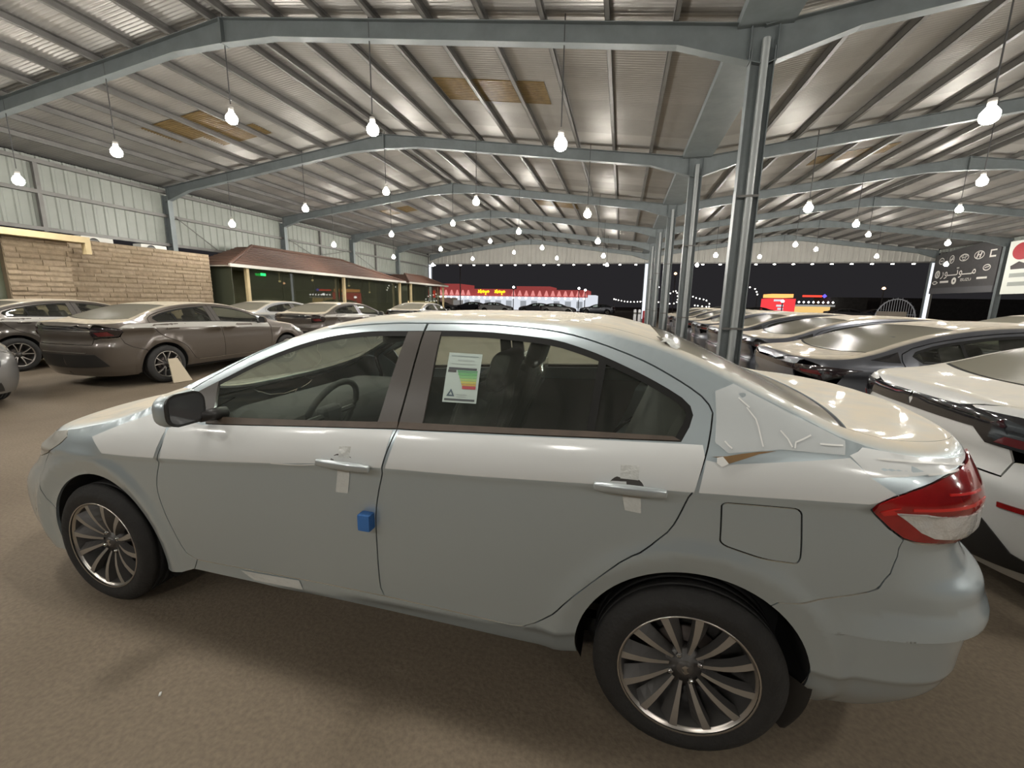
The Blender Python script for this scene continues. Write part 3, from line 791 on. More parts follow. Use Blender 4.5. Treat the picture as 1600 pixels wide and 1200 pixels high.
# ---------------------------------------------------------------- car builder
def root_where(f, a, b):
    for _ in range(60):
        m = (a + b) / 2
        if f(a) * f(m) <= 0: b = m
        else: a = m
    return (a + b) / 2
def build_car(S, name, paint, hero):
    K = S['K']; B = Body(**K); e = empty(name); D = 1 if hero else 0
    res = .028 if hero else .07
    gap = .0024 if hero else .004
    P = M[paint]
    wz = K['wz']; axf, axr = K['axles']; ra = S['arch']; ac = S['archc']
    sm = lambda k: smooth_line(S[k], .03 if hero else .08)
    FTF, FTR, DLOF, DLOR = sm('FTF'), sm('FTR'), sm('DLOF'), sm('DLOR')
    BELTF, BELTR, FDF, FDB, BS, RDB, RDR, SILL = sm('BELTF'), sm('BELTR'), sm('FDF'), S['FDB'], sm('BS'), S['RDB'], sm('RDR'), S['SILL']
    BUMP, TAIL = sm('BUMP'), S['TAIL']
    xn = root_where(lambda x: x - float(B.xf(B.ez(x))), -1.1, 0.0)
    xt = root_where(lambda x: x - float(B.xr(B.ez(x))), 3.2, 4.0)
    TT = .90
    rev = lambda l: list(reversed(l))
    A0 = S['aedge']; tx = S['tail_edge']
    E_ = lambda a, b, n=40: edge(B, a, b, n)
    # --- doors
    fd = panel(B, 'side', FTF + rev(DLOF) + BELTF + BS + rev(FDB) + rev(FDF), res, gap); FD = both(fd, 'front_door', P, e)
    rd = panel(B, 'side', FTR + RDR + rev(RDB) + rev(BS) + BELTR + rev(DLOR), res, gap); RD = both(rd, 'rear_door', P, e)
    # --- body side with pillar, roof rail, quarter and sill
    c = ac[1]; a_end = math.atan2(SILL[-1][1] - c[1], SILL[-1][0] - c[0]); a_st = math.atan2(BUMP[-1][1] - c[1], BUMP[-1][0] - c[0])
    a_end = a_end if a_end > 0 else a_end + 2 * PI
    rarc = arc(c[0], c[1], ra, a_st, a_end, 30)
    side = E_(A0, tx, 80) + TAIL[:S['tail_n']] + BUMP + rarc + rev(SILL) + FDB + RDB + rev(RDR) + rev(FTR) + rev(FTF)
    bs = panel(B, 'side', side, res, gap, holes=[S['FLAP']] if 'FLAP' in S else [])
    panel(B, 'top', [(x, -1) for x in np.linspace(A0, xt - .03, 60)] + [(x, -TT) for x in np.linspace(xt - .03, A0, 60)], res, 0, acc=bs, flange=0)
    SIDE = both(bs, 'body_side', P, e)
    if 'FLAP' in S:
        fl_ = panel(B, 'side', S['FLAP'], res, gap); fl_.build('fuel_flap', P, SIDE[0])
        strip(B, 'side', S['FLAP'] + [S['FLAP'][0]], .02, -.006).build('flap_gap', M['gap'], SIDE[0])
    # --- front fender
    c = ac[0]; a1 = S['arch_fs']
    farc = arc(c[0], c[1], ra, S['arch_f0'], a1, 30)
    HLr = S['HLR']     # rear edge of the headlamp, bottom to top
    fs = S['FSEAM']    # bumper seam from arch to headlamp
    hx = HLr[-1][0]
    fen = FDF + S['FBOT'] + farc + fs + HLr + E_(hx, A0, 24)
    fa = panel(B, 'side', fen, res, gap)
    panel(B, 'top', [(x, -1) for x in np.linspace(hx, A0, 24)] + [(x, -TT) for x in np.linspace(A0, hx, 24)], res, 0, acc=fa, flange=0)
    FEN = both(fa, 'front_fender', P, e)
    # --- headlamp and front bumper
    HLf = S['HLF']     # lower/front edge of the headlamp from the fender corner to its tip near the nose, then up to the bonnet edge
    hu = lambda l: [(float(B.to_u(p[0], p[1])), p[1]) for p in l]
    tip_x = S['hl_edge']
    hl = panel(B, 'side', HLr + E_(hx, tip_x, 10) + HLf, res, gap, off=.001)
    both(hl, 'headlamp', M['headfilm' if hero else 'headlamp'], e)
    zb = S['zb']
    fb = hu(rev(fs)) + hu(rev(arc(c[0], c[1], ra, a1, S['arch_f1'], 10)[0:1] + arc(c[0], c[1], ra, a1, S['arch_f1'], 10)[1:])[::-1])
    nose_edge = [(float(B.to_u(x, B.ez(x))), float(B.ez(x))) for x in np.linspace(xn + .001, tip_x, 14)]
    cz_ = [(float(B.umin(z)), z) for z in np.linspace(zb, float(B.ez(xn)), 10)]
    bot = [(u, zb) for u in np.linspace(fb[-1][0], float(B.umin(zb)), 12)]
    fpoly = hu(HLf) + hu([HLr[0]]) + fb + bot + cz_ + nose_edge
    fba = panel(B, 'side', fpoly, res, gap, raw=True)
    FB = fba; m_ = fba.mirrored(); FB.join(m_); bumper = FB.build('front_bumper', P, e)
    # grille and lower intake on the nose
    zg0, zg1 = S['grille']
    gp = [(B.front_u(.42, zg0), zg0), (B.front_u(.55, zg1), zg1)] + [(float(B.umin(zg1)), zg1), (float(B.umin(zg0)), zg0)]
    g = panel(B, 'side', gp, .05, 0, off=.004, raw=True); g.join(g.mirrored()); g.build('grille', M['black'], bumper)
    gp = [(B.front_u(.55, .24), .24), (B.front_u(.5, .36), .36), (float(B.umin(.36)), .36), (float(B.umin(.24)), .24)]
    g = panel(B, 'side', gp, .05, 0, off=.004, raw=True); g.join(g.mirrored()); g.build('lower_intake', M['black'], bumper)
    # --- top panels
    ws0 = lambda t: S['ws'][0] + S['ws'][1] * (t / TT) ** 2
    ws1 = lambda t: S['ws'][2] + S['ws'][3] * (t / TT) ** 2
    rw0 = lambda t: S['rw'][0] + S['rw'][1] * (t / TT) ** 2
    rw1 = lambda t: S['rw'][2] + S['rw'][3] * (t / TT) ** 2
    ts = list(np.linspace(-TT, TT, 25))
    hood = [(ws0(t) - .05, t) for t in rev(ts)] + [(x, -TT) for x in np.linspace(ws0(TT) - .05, hx, 20)[1:-1]] + [(x, -1) for x in np.linspace(hx, xn + .004, 14)] + [(x, 1) for x in np.linspace(xn + .004, hx, 14)] + [(x, TT) for x in np.linspace(hx, ws0(TT) - .05, 20)[1:-1]]
    panel(B, 'top', hood, res, gap).build('bonnet', P, e)
    panel(B, 'top', [(ws0(t) - .055, t) for t in ts] + [(ws0(t) + .01, t) for t in rev(ts)], res, 0, off=-.012).build('cowl', M['black'], e)
    panel(B, 'top', [(ws0(t), t) for t in ts] + [(ws1(t), t) for t in rev(ts)], res, gap, off=-.002).build('windscreen', M['screen' if hero else 'screenB'], e)
    roof = panel(B, 'top', [(ws1(t), t) for t in ts] + [(rw0(t), t) for t in rev(ts)], res, gap).build('roof', P, e)
    rwm = panel(B, 'top', [(rw0(t), t) for t in ts] + [(rw1(t), t) for t in rev(ts)], res, gap, off=-.001).build('rear_window', M['rearscreen' if hero else 'screenB'], e)
    # dark band around the rear window and screen
    for line in ([(rw1(t) + .004, t) for t in ts], [(rw0(t), t) for t in ts], [(ws1(t), t) for t in ts]):
        strip(B, 'top', line, .022, -.004).build('screen_seal', M['seal'], e)
    for s in (-1, 1):
        strip(B, 'top', [(x, s * TT) for x in np.linspace(hx, xt - .02, 80)], .014, -.006).build('roof_seam', M['gap'], e)
    # --- tail
    top_in = S['lid_y']; zl = S['lid_z']
    lid_top = [(rw1(t) + .012, t) for t in ts] + [(x, TT) for x in np.linspace(rw1(TT) + .012, xt - .004, 14)[1:]] + [(x, -TT) for x in np.linspace(xt - .004, rw1(TT) + .012, 14)[:-1]]
    la = panel(B, 'top', lid_top, res, gap, flange=.01)
    ue = lambda y, z: (B.rear_u(y, z), z)
    ed_t = [(float(B.to_u(x, B.ez(x))), float(B.ez(x))) for x in np.linspace(tx + .004, xt - .0005, 14)]
    lidp = ed_t + [(float(B.umax(z)), z) for z in np.linspace(float(B.ez(xt)), zl, 8)] + [ue(y, zl) for y in np.linspace(0.02, top_in, 8)] + [ue(*p) for p in S['lid_side']]
    l2 = panel(B, 'side', lidp, res, gap, raw=True); la.join(l2); la.join(l2.mirrored())
    LID = la.build('boot_lid', P, e)
    # rear bumper
    tn = S['tail_n']
    ra0 = math.atan2(BUMP[-1][1] - ac[1][1], BUMP[-1][0] - ac[1][0])
    rb = hu(rev(arc(ac[1][0], ac[1][1], ra, S['arch_r1'], ra0, 14))[::-1])
    rb = rb + hu(rev(BUMP)) + hu(S['TAIL'][tn - 1:tn]) + [ue(*p) for p in S['bump_top']] + [(float(B.umax(z)), z) for z in np.linspace(zl, zb, 14)] + [(u, zb) for u in np.linspace(float(B.umax(zb)), rb[0][0], 14)[1:-1]]
    r_ = panel(B, 'side', rb, res * .62, gap, raw=True, extra=[(lambda u, k=k: S['step'](B.from_u(u, .6 + 0 * u)) + k) for k in (.03, .006, 0, -.006, -.012, -.03)] if 'step' in S else ()); r_.join(r_.mirrored()); RB = r_.build('rear_bumper', P, e)
    for nm, mk, poly, off in S['rear']:
        pp = [(float(B.to_u(p[1], p[2])), p[2]) if p[0] == 'x' else ((float(B.umax(p[2])), p[2]) if p[1] == 0 else ue(p[1], p[2])) for p in poly]
        a = panel(B, 'side', pp, res if hero else .05, 0, off=off, raw=True, flange=max(off, .004) + .004)
        par = LID if nm in ('garnish', 'lamp_bar', 'chrome_strip', 'plate_recess') else RB if nm in ('diffuser', 'reflector', 'bumper_bar') else e
        if any(p[1] == 0 and p[0] == 'y' for p in poly): a.join(a.mirrored()); a.build(nm, M[mk], par)
        else: both(a, nm, M[mk], par)
    # --- seams behind the gaps
    for line in (FDF, BS, RDR, FTF, FTR, [tuple(p) for p in FDB], [tuple(p) for p in RDB], BUMP, fs):
        both(strip(B, 'side', line, .03, -.011), 'panel_gap', M['gap'], e)
    # --- windows
    wo = -.006
    gf = panel(B, 'side', DLOF + S['BPFc'] + rev(S['BTF']) + [S['SAIL'][2]], res, 0, off=wo, flange=0)
    gr = panel(B, 'side', DLOR + rev(S['BTR']) , res, 0, off=wo, flange=0)
    gm = M['glassF'] if hero else M['glassB']
    for i in (0, 1):
        (gf if i == 0 else gf.mirrored()).build('window_glass', gm, FD[i]); (gr if i == 0 else gr.mirrored()).build('window_glass', gm, RD[i])
        sl = strip(B, 'side', DLOF, (.003, .017), -.001); (sl if i == 0 else sl.mirrored()).build('window_seal', M['seal'], FD[i])
        sl = strip(B, 'side', DLOR, (.003, .018), -.001); (sl if i == 0 else sl.mirrored()).build('window_seal', M['seal'], RD[i])
        bt = panel(B, 'side', S['BELTF'] + rev(S['BTF']), res, 0, off=.003, flange=.01); (bt if i == 0 else bt.mirrored()).build('belt_moulding', M['belt'] if hero else M['black'], FD[i])
        bt = panel(B, 'side', S['BELTR'] + rev(S['BTR']), res, 0, off=.003, flange=.01); (bt if i == 0 else bt.mirrored()).build('belt_moulding', M['belt'] if hero else M['black'], RD[i])
        pp = panel(B, 'side', S['BPF'], res, .001, off=.0015); (pp if i == 0 else pp.mirrored()).build('pillar_cover', M['pillar'], FD[i])
        pp = panel(B, 'side', S['BPR'], res, .001, off=.0015); (pp if i == 0 else pp.mirrored()).build('pillar_cover', M['pillar'], RD[i])
        pp = panel(B, 'side', S['SAIL'], res, 0, off=.002); (pp if i == 0 else pp.mirrored()).build('mirror_base', M['pillar'] if hero else M['black'], FD[i])
        pp = strip(B, 'side', S['DIV'], .026, .0005); (pp if i == 0 else pp.mirrored()).build('window_divider', M['seal'], RD[i])
        # inner trim
        ti = panel(B, 'side', [(.62, .40), (1.5, .38), (1.55, .98), (.72, .95)], .12, 0, off=-.07, flange=0); (ti if i == 0 else ti.mirrored()).build('door_trim', M['trim_in'], FD[i])
        ti = panel(B, 'side', [(1.6, .40), (2.15, .40), (2.4, .75), (2.5, 1.02), (1.62, 1.0)], .12, 0, off=-.07, flange=0); (ti if i == 0 else ti.mirrored()).build('door_trim', M['trim_in'], RD[i])
        # handle with its cup
        sg = -1 if i == 0 else 1
        for door, (hx0, hx1, hz) in ((FD[i], S['H1']), (RD[i], S['H2'])):
            cx = (hx0 + hx1) / 2; w = float(B.W(cx, hz)); L = hx1 - hx0
            if hero:
                cup = panel(B, 'side', [(cx + .052 * math.cos(a) - .01, hz + .004 + .034 * math.sin(a)) for a in np.linspace(0, 2 * PI, 24, endpoint=False)], .015, 0, off=.0012, flange=.003)
                (cup if i == 0 else cup.mirrored()).build('handle_cup', M['pillar'], door)
            mb = MB(); mb.rbox((0, 0, 0), (L / 2, .012, .016), .012, 5)
            v = []
            for (x, y, z) in mb.v:
                q = x / (L / 2); xx = cx + x
                v.append((xx, sg * (float(B.W(xx, hz)) + .014 + .010 * (1 - q * q) + y * sg * sg * -1 * -1), hz + z + .004 * (1 - q * q)))
            h = mesh_obj('door_handle', v, mb.f if sg > 0 else [tuple(reversed(f)) for f in mb.f], M['handle'] if hero else P, door, True)
            if hero:
                mb = MB(); mb.lathe([(.0, sg * -.0), (.008, 0), (.008, -sg * .006)], 12, 'y', (hx1 - .035, sg * (float(B.W(hx1, hz)) + .026), hz)); 
                if door is FD[0]: mb.build('key_hole', M['seal'], h)
    # --- mirrors
    mx, my, mz = S['MIR']
    for sg in (-1, 1):
        mb = MB(); mb.rbox((0, 0, 0), (.052, .080, .066), .05, 6)
        sh = lambda p: (mx + p[0] * (1 if p[0] < 0 else .75), sg * my + p[1], mz + p[2] * (1 - .10 * sg * p[1] / .1) + .01 * sg * -p[1] / .1)
        mb.v = [sh(p) for p in mb.v]; mir = mb.build('door_mirror', P, FD[0 if sg < 0 else 1], True)
        mb = MB(); mb.rbox((0, 0, 0), (.005, .077, .064), .045, 6); mb.v = [(mx + .040 + p[0], sg * my + p[1] - sg * .002, mz + p[2]) for p in mb.v]; mb.build('mirror_frame', M['black'], mir, True)
        mb = MB(); mb.rbox((0, 0, 0), (.003, .068, .054), .035, 6); mb.v = [(mx + .0445 + p[0], sg * my + p[1] - sg * .002, mz + p[2]) for p in mb.v]; mb.build('mirror_glass', M['mirror'], mir, True)
        mb = MB(); mb.tube([(mx + .03, sg * (my - .06), mz - .045), (mx + .05, sg * (my - .16), mz - .052)], .026, 10); mb.build('mirror_arm', M['black'], mir, True)
    # --- wheels, arches, underbody
    R = K['wz']
    for ax in (axf, axr):
        for sg in (-1, 1):
            make_wheel('wheel', e, R, S['rim'], S['wheel'], sg, (ax, sg * S['wy'], R))
    for i, (cx, cz) in enumerate(ac):
        for sg in (-1, 1):
            mb = MB(); n = 20; v = []; f = []
            a0, a1_ = -.35, PI + .35
            for k in range(n + 1):
                a = a0 + (a1_ - a0) * k / n
                x, z = cx + (ra + .004) * math.cos(a), cz + (ra + .004) * math.sin(a)
                w = min(float(B.W(x, max(z, .2))), S['wy'] + .03) - .012
                v += [(x, sg * w, z), (x, sg * .48, z)]
            for k in range(n): f.append((2 * k, 2 * k + 2, 2 * k + 3, 2 * k + 1))
            b = len(v); v.append((cx, sg * .48, cz)); f += [(2 * k + 1, 2 * k + 3, b) for k in range(n)]
            mb.add(v, f); mb.build('arch_liner', M['liner'], e)
    mb = MB(); mb.box(-.62, axr + .65, -.60, .60, .20, .26); mb.box(.42, axr - .42, -.70, .70, .205, .27); mb.box(axr + .42, S['tail_x'] - .25, -.55, .55, .24, .30)
    mb.build('underbody', M['under'], e)
    if hero:   # mud guard piece behind the rear wheel
        pass
    if S.get('band'):   # pale film along the shoulder
        bd_ = panel(B, 'side', S['band'], res, 0, off=.003, flange=.002); both(bd_, 'protective_film', M['filmB'], e)
    if S.get('qwin'):
        for i, o_ in enumerate(both(panel(B, 'side', S['qwin'], res, 0, off=.003, flange=.003), 'quarter_window', M['gloss'], e)): o_.parent = SIDE[i]
    # --- interior
    mb = MB(); mb.box(.44, axr - .40, -.775, .775, .30, .33); mb.box(axr - .40, axr + .1, -.60, .60, .30, .33); mb.build('cabin_floor', M['trim_in'], e)
    mb = MB(); mb.rbox((.70, 0, .80), (.22, .66, .17), .10, 5); mb.rbox((.80, 0, .52), (.10, .60, .25), .06, 3); mb.box(.75, 1.7, -.10, .10, .33, .58)
    mb.build('dashboard', M['trim_in'], e, True)
    hd = panel(B, 'top', [(x, -.86) for x in np.linspace(S['ws'][2] + .15, S['rw'][0] - .05, 12)] + [(x, .86) for x in np.linspace(S['rw'][0] - .05, S['ws'][2] + .15, 12)], .12, 0, off=-.035, flange=0); hd.build('headliner', M['liner_in'], e)
    def seat(x, y, w):
        mb = MB(); mb.rbox((x, y, .48), (.26, w, .10), .08, 4); o = mb.build('seat', M['seat'], e, True)
        mb = MB(); mb.rbox((0, 0, 0), (.075, w, .33), .07, 5); ca, sa = math.cos(.36), math.sin(.36)
        mb.v = [(x + .30 + p[0] * ca + p[2] * sa, y + p[1], .84 - p[0] * sa + p[2] * ca) for p in mb.v]; mb.build('backrest', M['seat'], o, True)
        return o
    for y in (-.36, .36):
        o = seat(1.42, y, .24)
        mb = MB(); mb.rbox((0, 0, 0), (.05, .125, .09), .045, 4); mb.v = [(1.88 + p[0] + p[2] * .3, y + p[1], 1.21 + p[2]) for p in mb.v]; mb.build('headrest', M['seat'], o, True)
        if hero:
            mb = MB(); mb.rbox((0, 0, 0), (.088, .255, .36), .08, 7); ca, sa = math.cos(.36), math.sin(.36)
            rg = np.random.default_rng(3); jit = lambda: float(rg.normal(0, .006))
            mb.v = [(1.73 + p[0] * ca + p[2] * sa + jit(), y + p[1] + jit(), .86 - p[0] * sa + p[2] * ca) for p in mb.v]; mb.build('seat_cover', M['plastic'], o, False)
    o = seat(axr - .42, 0, .60)
    for y in (-.36, .36):
        mb = MB(); mb.rbox((0, 0, 0), (.045, .12, .08), .04, 4); mb.v = [(axr + .03 + p[0] + p[2] * .3, y + p[1], 1.17 + p[2]) for p in mb.v]; mb.build('headrest', M['seat'], o, True)
    mb = MB(); mb.box(axr - .02, S['rw'][2] - .02, -.62, .62, 1.0, 1.03); mb.build('parcel_shelf', M['trim_in'], e)
    # steering wheel
    mb = MB(); n = 28; Rw = .185; pts = []
    ca, sa = math.cos(.42), math.sin(.42)
    for k in range(n + 1):
        a = 2 * PI * k / n; yy, zz = Rw * math.cos(a), Rw * math.sin(a); pts.append((.97 - zz * -sa, -.36 + yy, .93 + zz * ca))
    mb.tube(pts, .016, 8, False); sw = mb.build('steering_wheel', M['trim_in'], e, True)
    mb = MB(); mb.rbox((.96, -.36, .92), (.03, .075, .055), .025, 3)
    for a in (0, PI, -PI / 2): mb.tube([(.97, -.36, .93), (.97 + Rw * math.sin(a) * sa, -.36 + Rw * math.cos(a), .93 + Rw * math.sin(a) * ca)], .014, 6)
    mb.tube([(.96, -.36, .92), (.78, -.36, .82)], .03, 8); mb.build('steering_hub', M['trim_in'], sw)
    mb = MB(); mb.rbox((S['ws'][2] - .0, 0, S['rvm']), (.015, .12, .032), .012, 3); mb.tube([(S['ws'][2], 0, S['rvm'] + .02), (S['ws'][2] + .02, 0, S['rvm'] + .09)], .01, 6); mb.build('interior_mirror', M['trim_in'], e, True)
    return e, B, dict(FD=FD, RD=RD, SIDE=SIDE, FEN=FEN, roof=roof, lid=LID, bumper=RB, front=bumper)
def step1(x): return .56 + .09 * np.clip(x - 3.06, 0, .35)   # ledge line across the rear bumper
K1 = dict(
 crease=[(-.9,.70),(-.3,.755),(.144,.787),(.47,.81),(1.24,.877),(1.56,.90),(1.92,.917),(2.32,.938),(2.61,.949),(2.88,.962),(3.2,.967),(3.6,.967)],
 prof=[(-.2,.60),(.05,.66),(.15,.735),(.23,.785),(.30,.812),(.33,.828),(.36,.830),(.45,.840),(.56,.849),(.66,.8545),(.74,.8555),(.82,.8535),(.872,.851),(.886,.8525),(.900,.8635),(.915,.862),(.98,.847),(1.03,.826),(1.06,.806),(1.10,.782),(1.2,.728),(1.3,.668),(1.40,.60),(1.46,.55),(1.6,.4)],
 pw=[(-.9,.97),(0,.985),(.8,1.0),(1.8,1.0),(2.65,.99),(3.2,.965),(3.6,.94)],
 xf=[(.1,-.74),(.22,-.84),(.40,-.91),(.52,-.90),(.58,-.865),(.66,-.775),(.74,-.72),(.80,-.64)],
 xr=[(.15,3.50),(.25,3.56),(.34,3.592),(.48,3.595),(.56,3.60),(.61,3.615),(.66,3.60),(.70,3.59),(.76,3.53),(.84,3.50),(.90,3.535),(.98,3.53),(1.06,3.50),(1.14,3.475)],
 rf=.65,rr=.45,pf=2.8,pr=2.8,
 ez=[(-.92,.58),(-.86,.64),(-.69,.735),(-.5,.79),(-.2,.855),(.05,.91),(.28,.985),(.45,1.082),(.66,1.185),(.87,1.285),(1.06,1.35),(1.25,1.392),(1.43,1.41),(1.66,1.422),(1.9,1.426),(2.1,1.42),(2.3,1.398),(2.46,1.362),(2.6,1.315),(2.75,1.25),(2.88,1.192),(3.02,1.13),(3.15,1.103),(3.3,1.095),(3.42,1.085),(3.5,1.06),(3.56,.98)],
 cz=[(-.92,.58),(-.86,.67),(-.78,.745),(-.69,.80),(-.4,.895),(0,.965),(.3,1.01),(.40,1.045),(.7,1.21),(1.0,1.35),(1.16,1.405),(1.35,1.442),(1.6,1.454),(1.95,1.455),(2.25,1.445),(2.5,1.395),(2.7,1.322),(2.9,1.228),(3.08,1.148),(3.2,1.13),(3.4,1.128),(3.48,1.115),(3.56,.98)],
 axles=(0,2.65),wz=.305,flare=.012,
 ext=lambda x,z: sstep(3.02,3.14,x)*(lambda d: np.where(d>0,.022*np.clip(1-d/.075,0,1),.022-.036*sstep(0,-.012,d)))(z-step1(x)))

S1 = dict(K=K1, step=step1, arch=.367, archc=((.03, .305), (2.648, .312)), rim=.2186, wheel='turbine', wy=.835, aedge=.47, tail_edge=3.40, tail_x=3.58, zb=.20,
 FTF=[(0.532,1.074),(0.550,1.098),(0.599,1.129),(0.661,1.166),(0.814,1.253),(0.974,1.322),(1.143,1.370),(1.315,1.395),(1.483,1.408),(1.618,1.412)],
 FTR=[(1.624,1.412),(1.762,1.415),(1.894,1.415),(2.022,1.409),(2.119,1.402),(2.207,1.389),(2.290,1.369),(2.372,1.344),(2.449,1.317),(2.523,1.283),(2.595,1.244),(2.626,1.223),(2.647,1.201),(2.658,1.179)],
 DLOF=[(0.599,1.092),(0.695,1.141),(0.743,1.165),(0.848,1.220),(0.955,1.268),(1.061,1.307),(1.172,1.339),(1.281,1.359),(1.393,1.372),(1.551,1.379),(1.618,1.382)],
 DLOR=[(1.624,1.383),(1.689,1.385),(1.818,1.387),(1.947,1.384),(2.126,1.371),(2.212,1.354),(2.294,1.331),(2.375,1.302),(2.452,1.271),(2.525,1.237),(2.567,1.214),(2.592,1.192),(2.600,1.168),(2.590,1.135),(2.568,1.095)],
 BELTF=[(0.713,0.980),(0.776,0.983),(1.193,1.015),(1.530,1.039),(1.610,1.045)], BELTR=[(1.612,1.045),(1.710,1.049),(1.902,1.060),(2.169,1.074),(2.372,1.085),(2.568,1.095)],
 BTF=[(0.725,1.006),(1.152,1.032),(1.518,1.058),(1.608,1.066)], BTR=[(1.614,1.066),(1.709,1.070),(2.013,1.083),(2.287,1.097),(2.546,1.105)],
 BPF=[(1.551,1.379),(1.618,1.382),(1.617,1.311),(1.614,1.201),(1.606,1.079),(1.606,1.044),(1.521,1.040)], BPFc=[(1.615,1.2),(1.606,1.067)],
 BPR=[(1.624,1.383),(1.695,1.383),(1.703,1.221),(1.705,1.065),(1.705,1.049),(1.612,1.045),(1.612,1.08),(1.620,1.2),(1.623,1.31)],
 SAIL=[(0.599,1.092),(0.695,1.141),(0.735,1.008),(0.713,0.980)], DIV=[(2.316,1.322),(2.305,1.2),(2.296,1.10)],
 FDF=[(0.532,1.074),(0.521,0.995),(0.518,0.931),(0.497,0.871),(0.470,0.805),(0.437,0.682),(0.459,0.559),(0.518,0.400),(0.540,0.365),(0.593,0.341)],
 FDB=[(0.593,0.341),(0.921,0.348),(1.242,0.355),(1.536,0.357)],
 BS=[(1.611,1.045),(1.587,0.973),(1.569,0.907),(1.535,0.749),(1.527,0.600),(1.523,0.395),(1.536,0.357)],
 RDB=[(1.536,0.357),(1.805,0.354),(2.051,0.347)],
 RDR=[(2.658,1.179),(2.653,1.132),(2.640,1.068),(2.611,0.966),(2.566,0.839),(2.530,0.789),(2.474,0.733),(2.413,0.688),(2.265,0.522),(2.200,0.433),(2.140,0.378),(2.096,0.353),(2.051,0.347)],
 SILL=[(0.561,0.283),(0.906,0.285),(1.402,0.272),(1.867,0.259),(2.285,0.240)],
 FLAP=[(2.693,0.928),(2.74,0.930),(2.86,0.934),(2.904,0.934),(2.908,.89),(2.916,0.82),(2.918,0.766),(2.880,0.766),(2.828,0.766),(2.76,.782),(2.700,0.797),(2.699,0.83),(2.695,0.90)],
 TAIL=[(3.40,1.0865),(3.318,1.072),(3.244,1.054),(3.162,1.022),(3.113,0.999),(3.081,0.980),(3.070,0.957),(3.084,0.941),(3.120,0.907),(3.156,0.882)], tail_n=10,
 BUMP=[(3.161,0.877),(3.155,0.826),(3.145,0.773),(3.126,0.730),(3.099,0.706),(2.996,0.665),(2.880,0.628)],
 bump_top=[(.815,.868),(.76,.858),(.66,.862),(.55,.87),(.50,.79),(.25,.79),(.02,.79)], lid_y=.50, lid_z=.79, lid_side=[(.52,.87),(.50,.97),(.56,1.06)],
 HLR=[(-.292,.742),(-.234,.771),(-.164,.812),(-.135,.838),(-.17,.8612)], hl_edge=-.55, HLF=[(-.56,.735),(-.50,.70),(-.40,.705)],
 FSEAM=[(-.345,.50),(-.36,.60),(-.33,.69)], arch_f0=-.15, arch_fs=2.75, arch_f1=3.45, arch_r1=-.22,
 FBOT=[(.561,.283),(.48,.249),(.405,.243)], grille=(.60,.70), ws=(.36,.14,1.14,.10), rw=(2.50,.02,3.12,-.09), rvm=1.30,
 H1=(1.300,1.527,.902), H2=(2.319,2.537,.945), MIR=(.725,.93,1.075),
 rear=[('tail_lamp','red',[('x',3.41,1.083),('x',3.318,1.070),('x',3.244,1.052),('x',3.162,1.020),('x',3.113,.997),('x',3.081,.978),('x',3.073,.957),('x',3.086,.942),('x',3.122,.909),('x',3.156,.886),('x',3.189,.877),('x',3.255,.872),('y',.76,.864),('y',.66,.868),('y',.55,.88),('y',.52,.97),('y',.57,1.06)],.006),
       ('reverse_lens','clear',[('x',3.127,.961),('x',3.197,.963),('x',3.266,.951),('y',.72,.945),('y',.60,.945),('y',.60,.885),('y',.72,.880),('x',3.322,.880),('x',3.231,.889),('x',3.195,.904),('x',3.155,.936)],.0085),
       ('lamp_reflector','redin',[('x',3.16,.975),('x',3.34,.985),('y',.70,.985),('y',.70,.978),('x',3.34,.976),('x',3.16,.968)],.0082),
       ('lamp_reflector','redin',[('x',3.25,1.015),('y',.72,1.012),('y',.72,1.006),('x',3.25,1.009)],.0082),
       ('lamp_reflector','redin',[('x',3.085,.962),('x',3.13,.975),('x',3.135,.955),('x',3.10,.945)],.0082),
       ('garnish','chrome',[('y',0,.90),('y',.48,.90),('y',.48,.87),('y',0,.87)],.006)])

K2 = dict(
 crease=[(-.9,.72),(0,.815),(1,.865),(2,.895),(3,.925),(3.8,.925)],
 prof=[(-.2,.63),(.05,.70),(.15,.775),(.23,.825),(.30,.852),(.36,.872),(.45,.885),(.60,.895),(.72,.897),(.82,.893),(.878,.893),(.90,.906),(.925,.905),(.98,.893),(1.03,.868),(1.06,.845),(1.10,.82),(1.2,.762),(1.3,.70),(1.40,.63),(1.46,.58),(1.6,.43)],
 pw=[(-.9,.97),(0,.985),(.8,1.0),(1.8,1.0),(2.75,.995),(3.3,.97),(3.75,.94)],
 xf=[(.1,-.75),(.25,-.88),(.45,-.93),(.6,-.92),(.7,-.86),(.78,-.75),(.85,-.64)], xr=[(.15,3.55),(.3,3.66),(.5,3.70),(.66,3.72),(.78,3.69),(.9,3.72),(1.0,3.72),(1.08,3.70)],
 rf=.65, rr=.45, pf=2.7, pr=3.0,
 ez=[(-.93,.58),(-.86,.68),(-.6,.80),(-.2,.88),(.1,.93),(.3,.985),(.5,1.075),(.75,1.195),(1.0,1.30),(1.25,1.37),(1.5,1.402),(1.8,1.415),(2.1,1.405),(2.4,1.368),(2.65,1.312),(2.9,1.225),(3.1,1.14),(3.3,1.085),(3.5,1.06),(3.65,1.045),(3.74,.97)],
 cz=[(-.93,.58),(-.86,.72),(-.7,.82),(-.4,.92),(0,.99),(.3,1.03),(.42,1.06),(.75,1.23),(1.05,1.36),(1.25,1.41),(1.5,1.44),(1.8,1.45),(2.1,1.44),(2.4,1.405),(2.65,1.35),(2.9,1.265),(3.1,1.175),(3.28,1.11),(3.5,1.092),(3.66,1.09),(3.74,.97)],
 axles=(0,2.75), wz=.325, flare=.012)
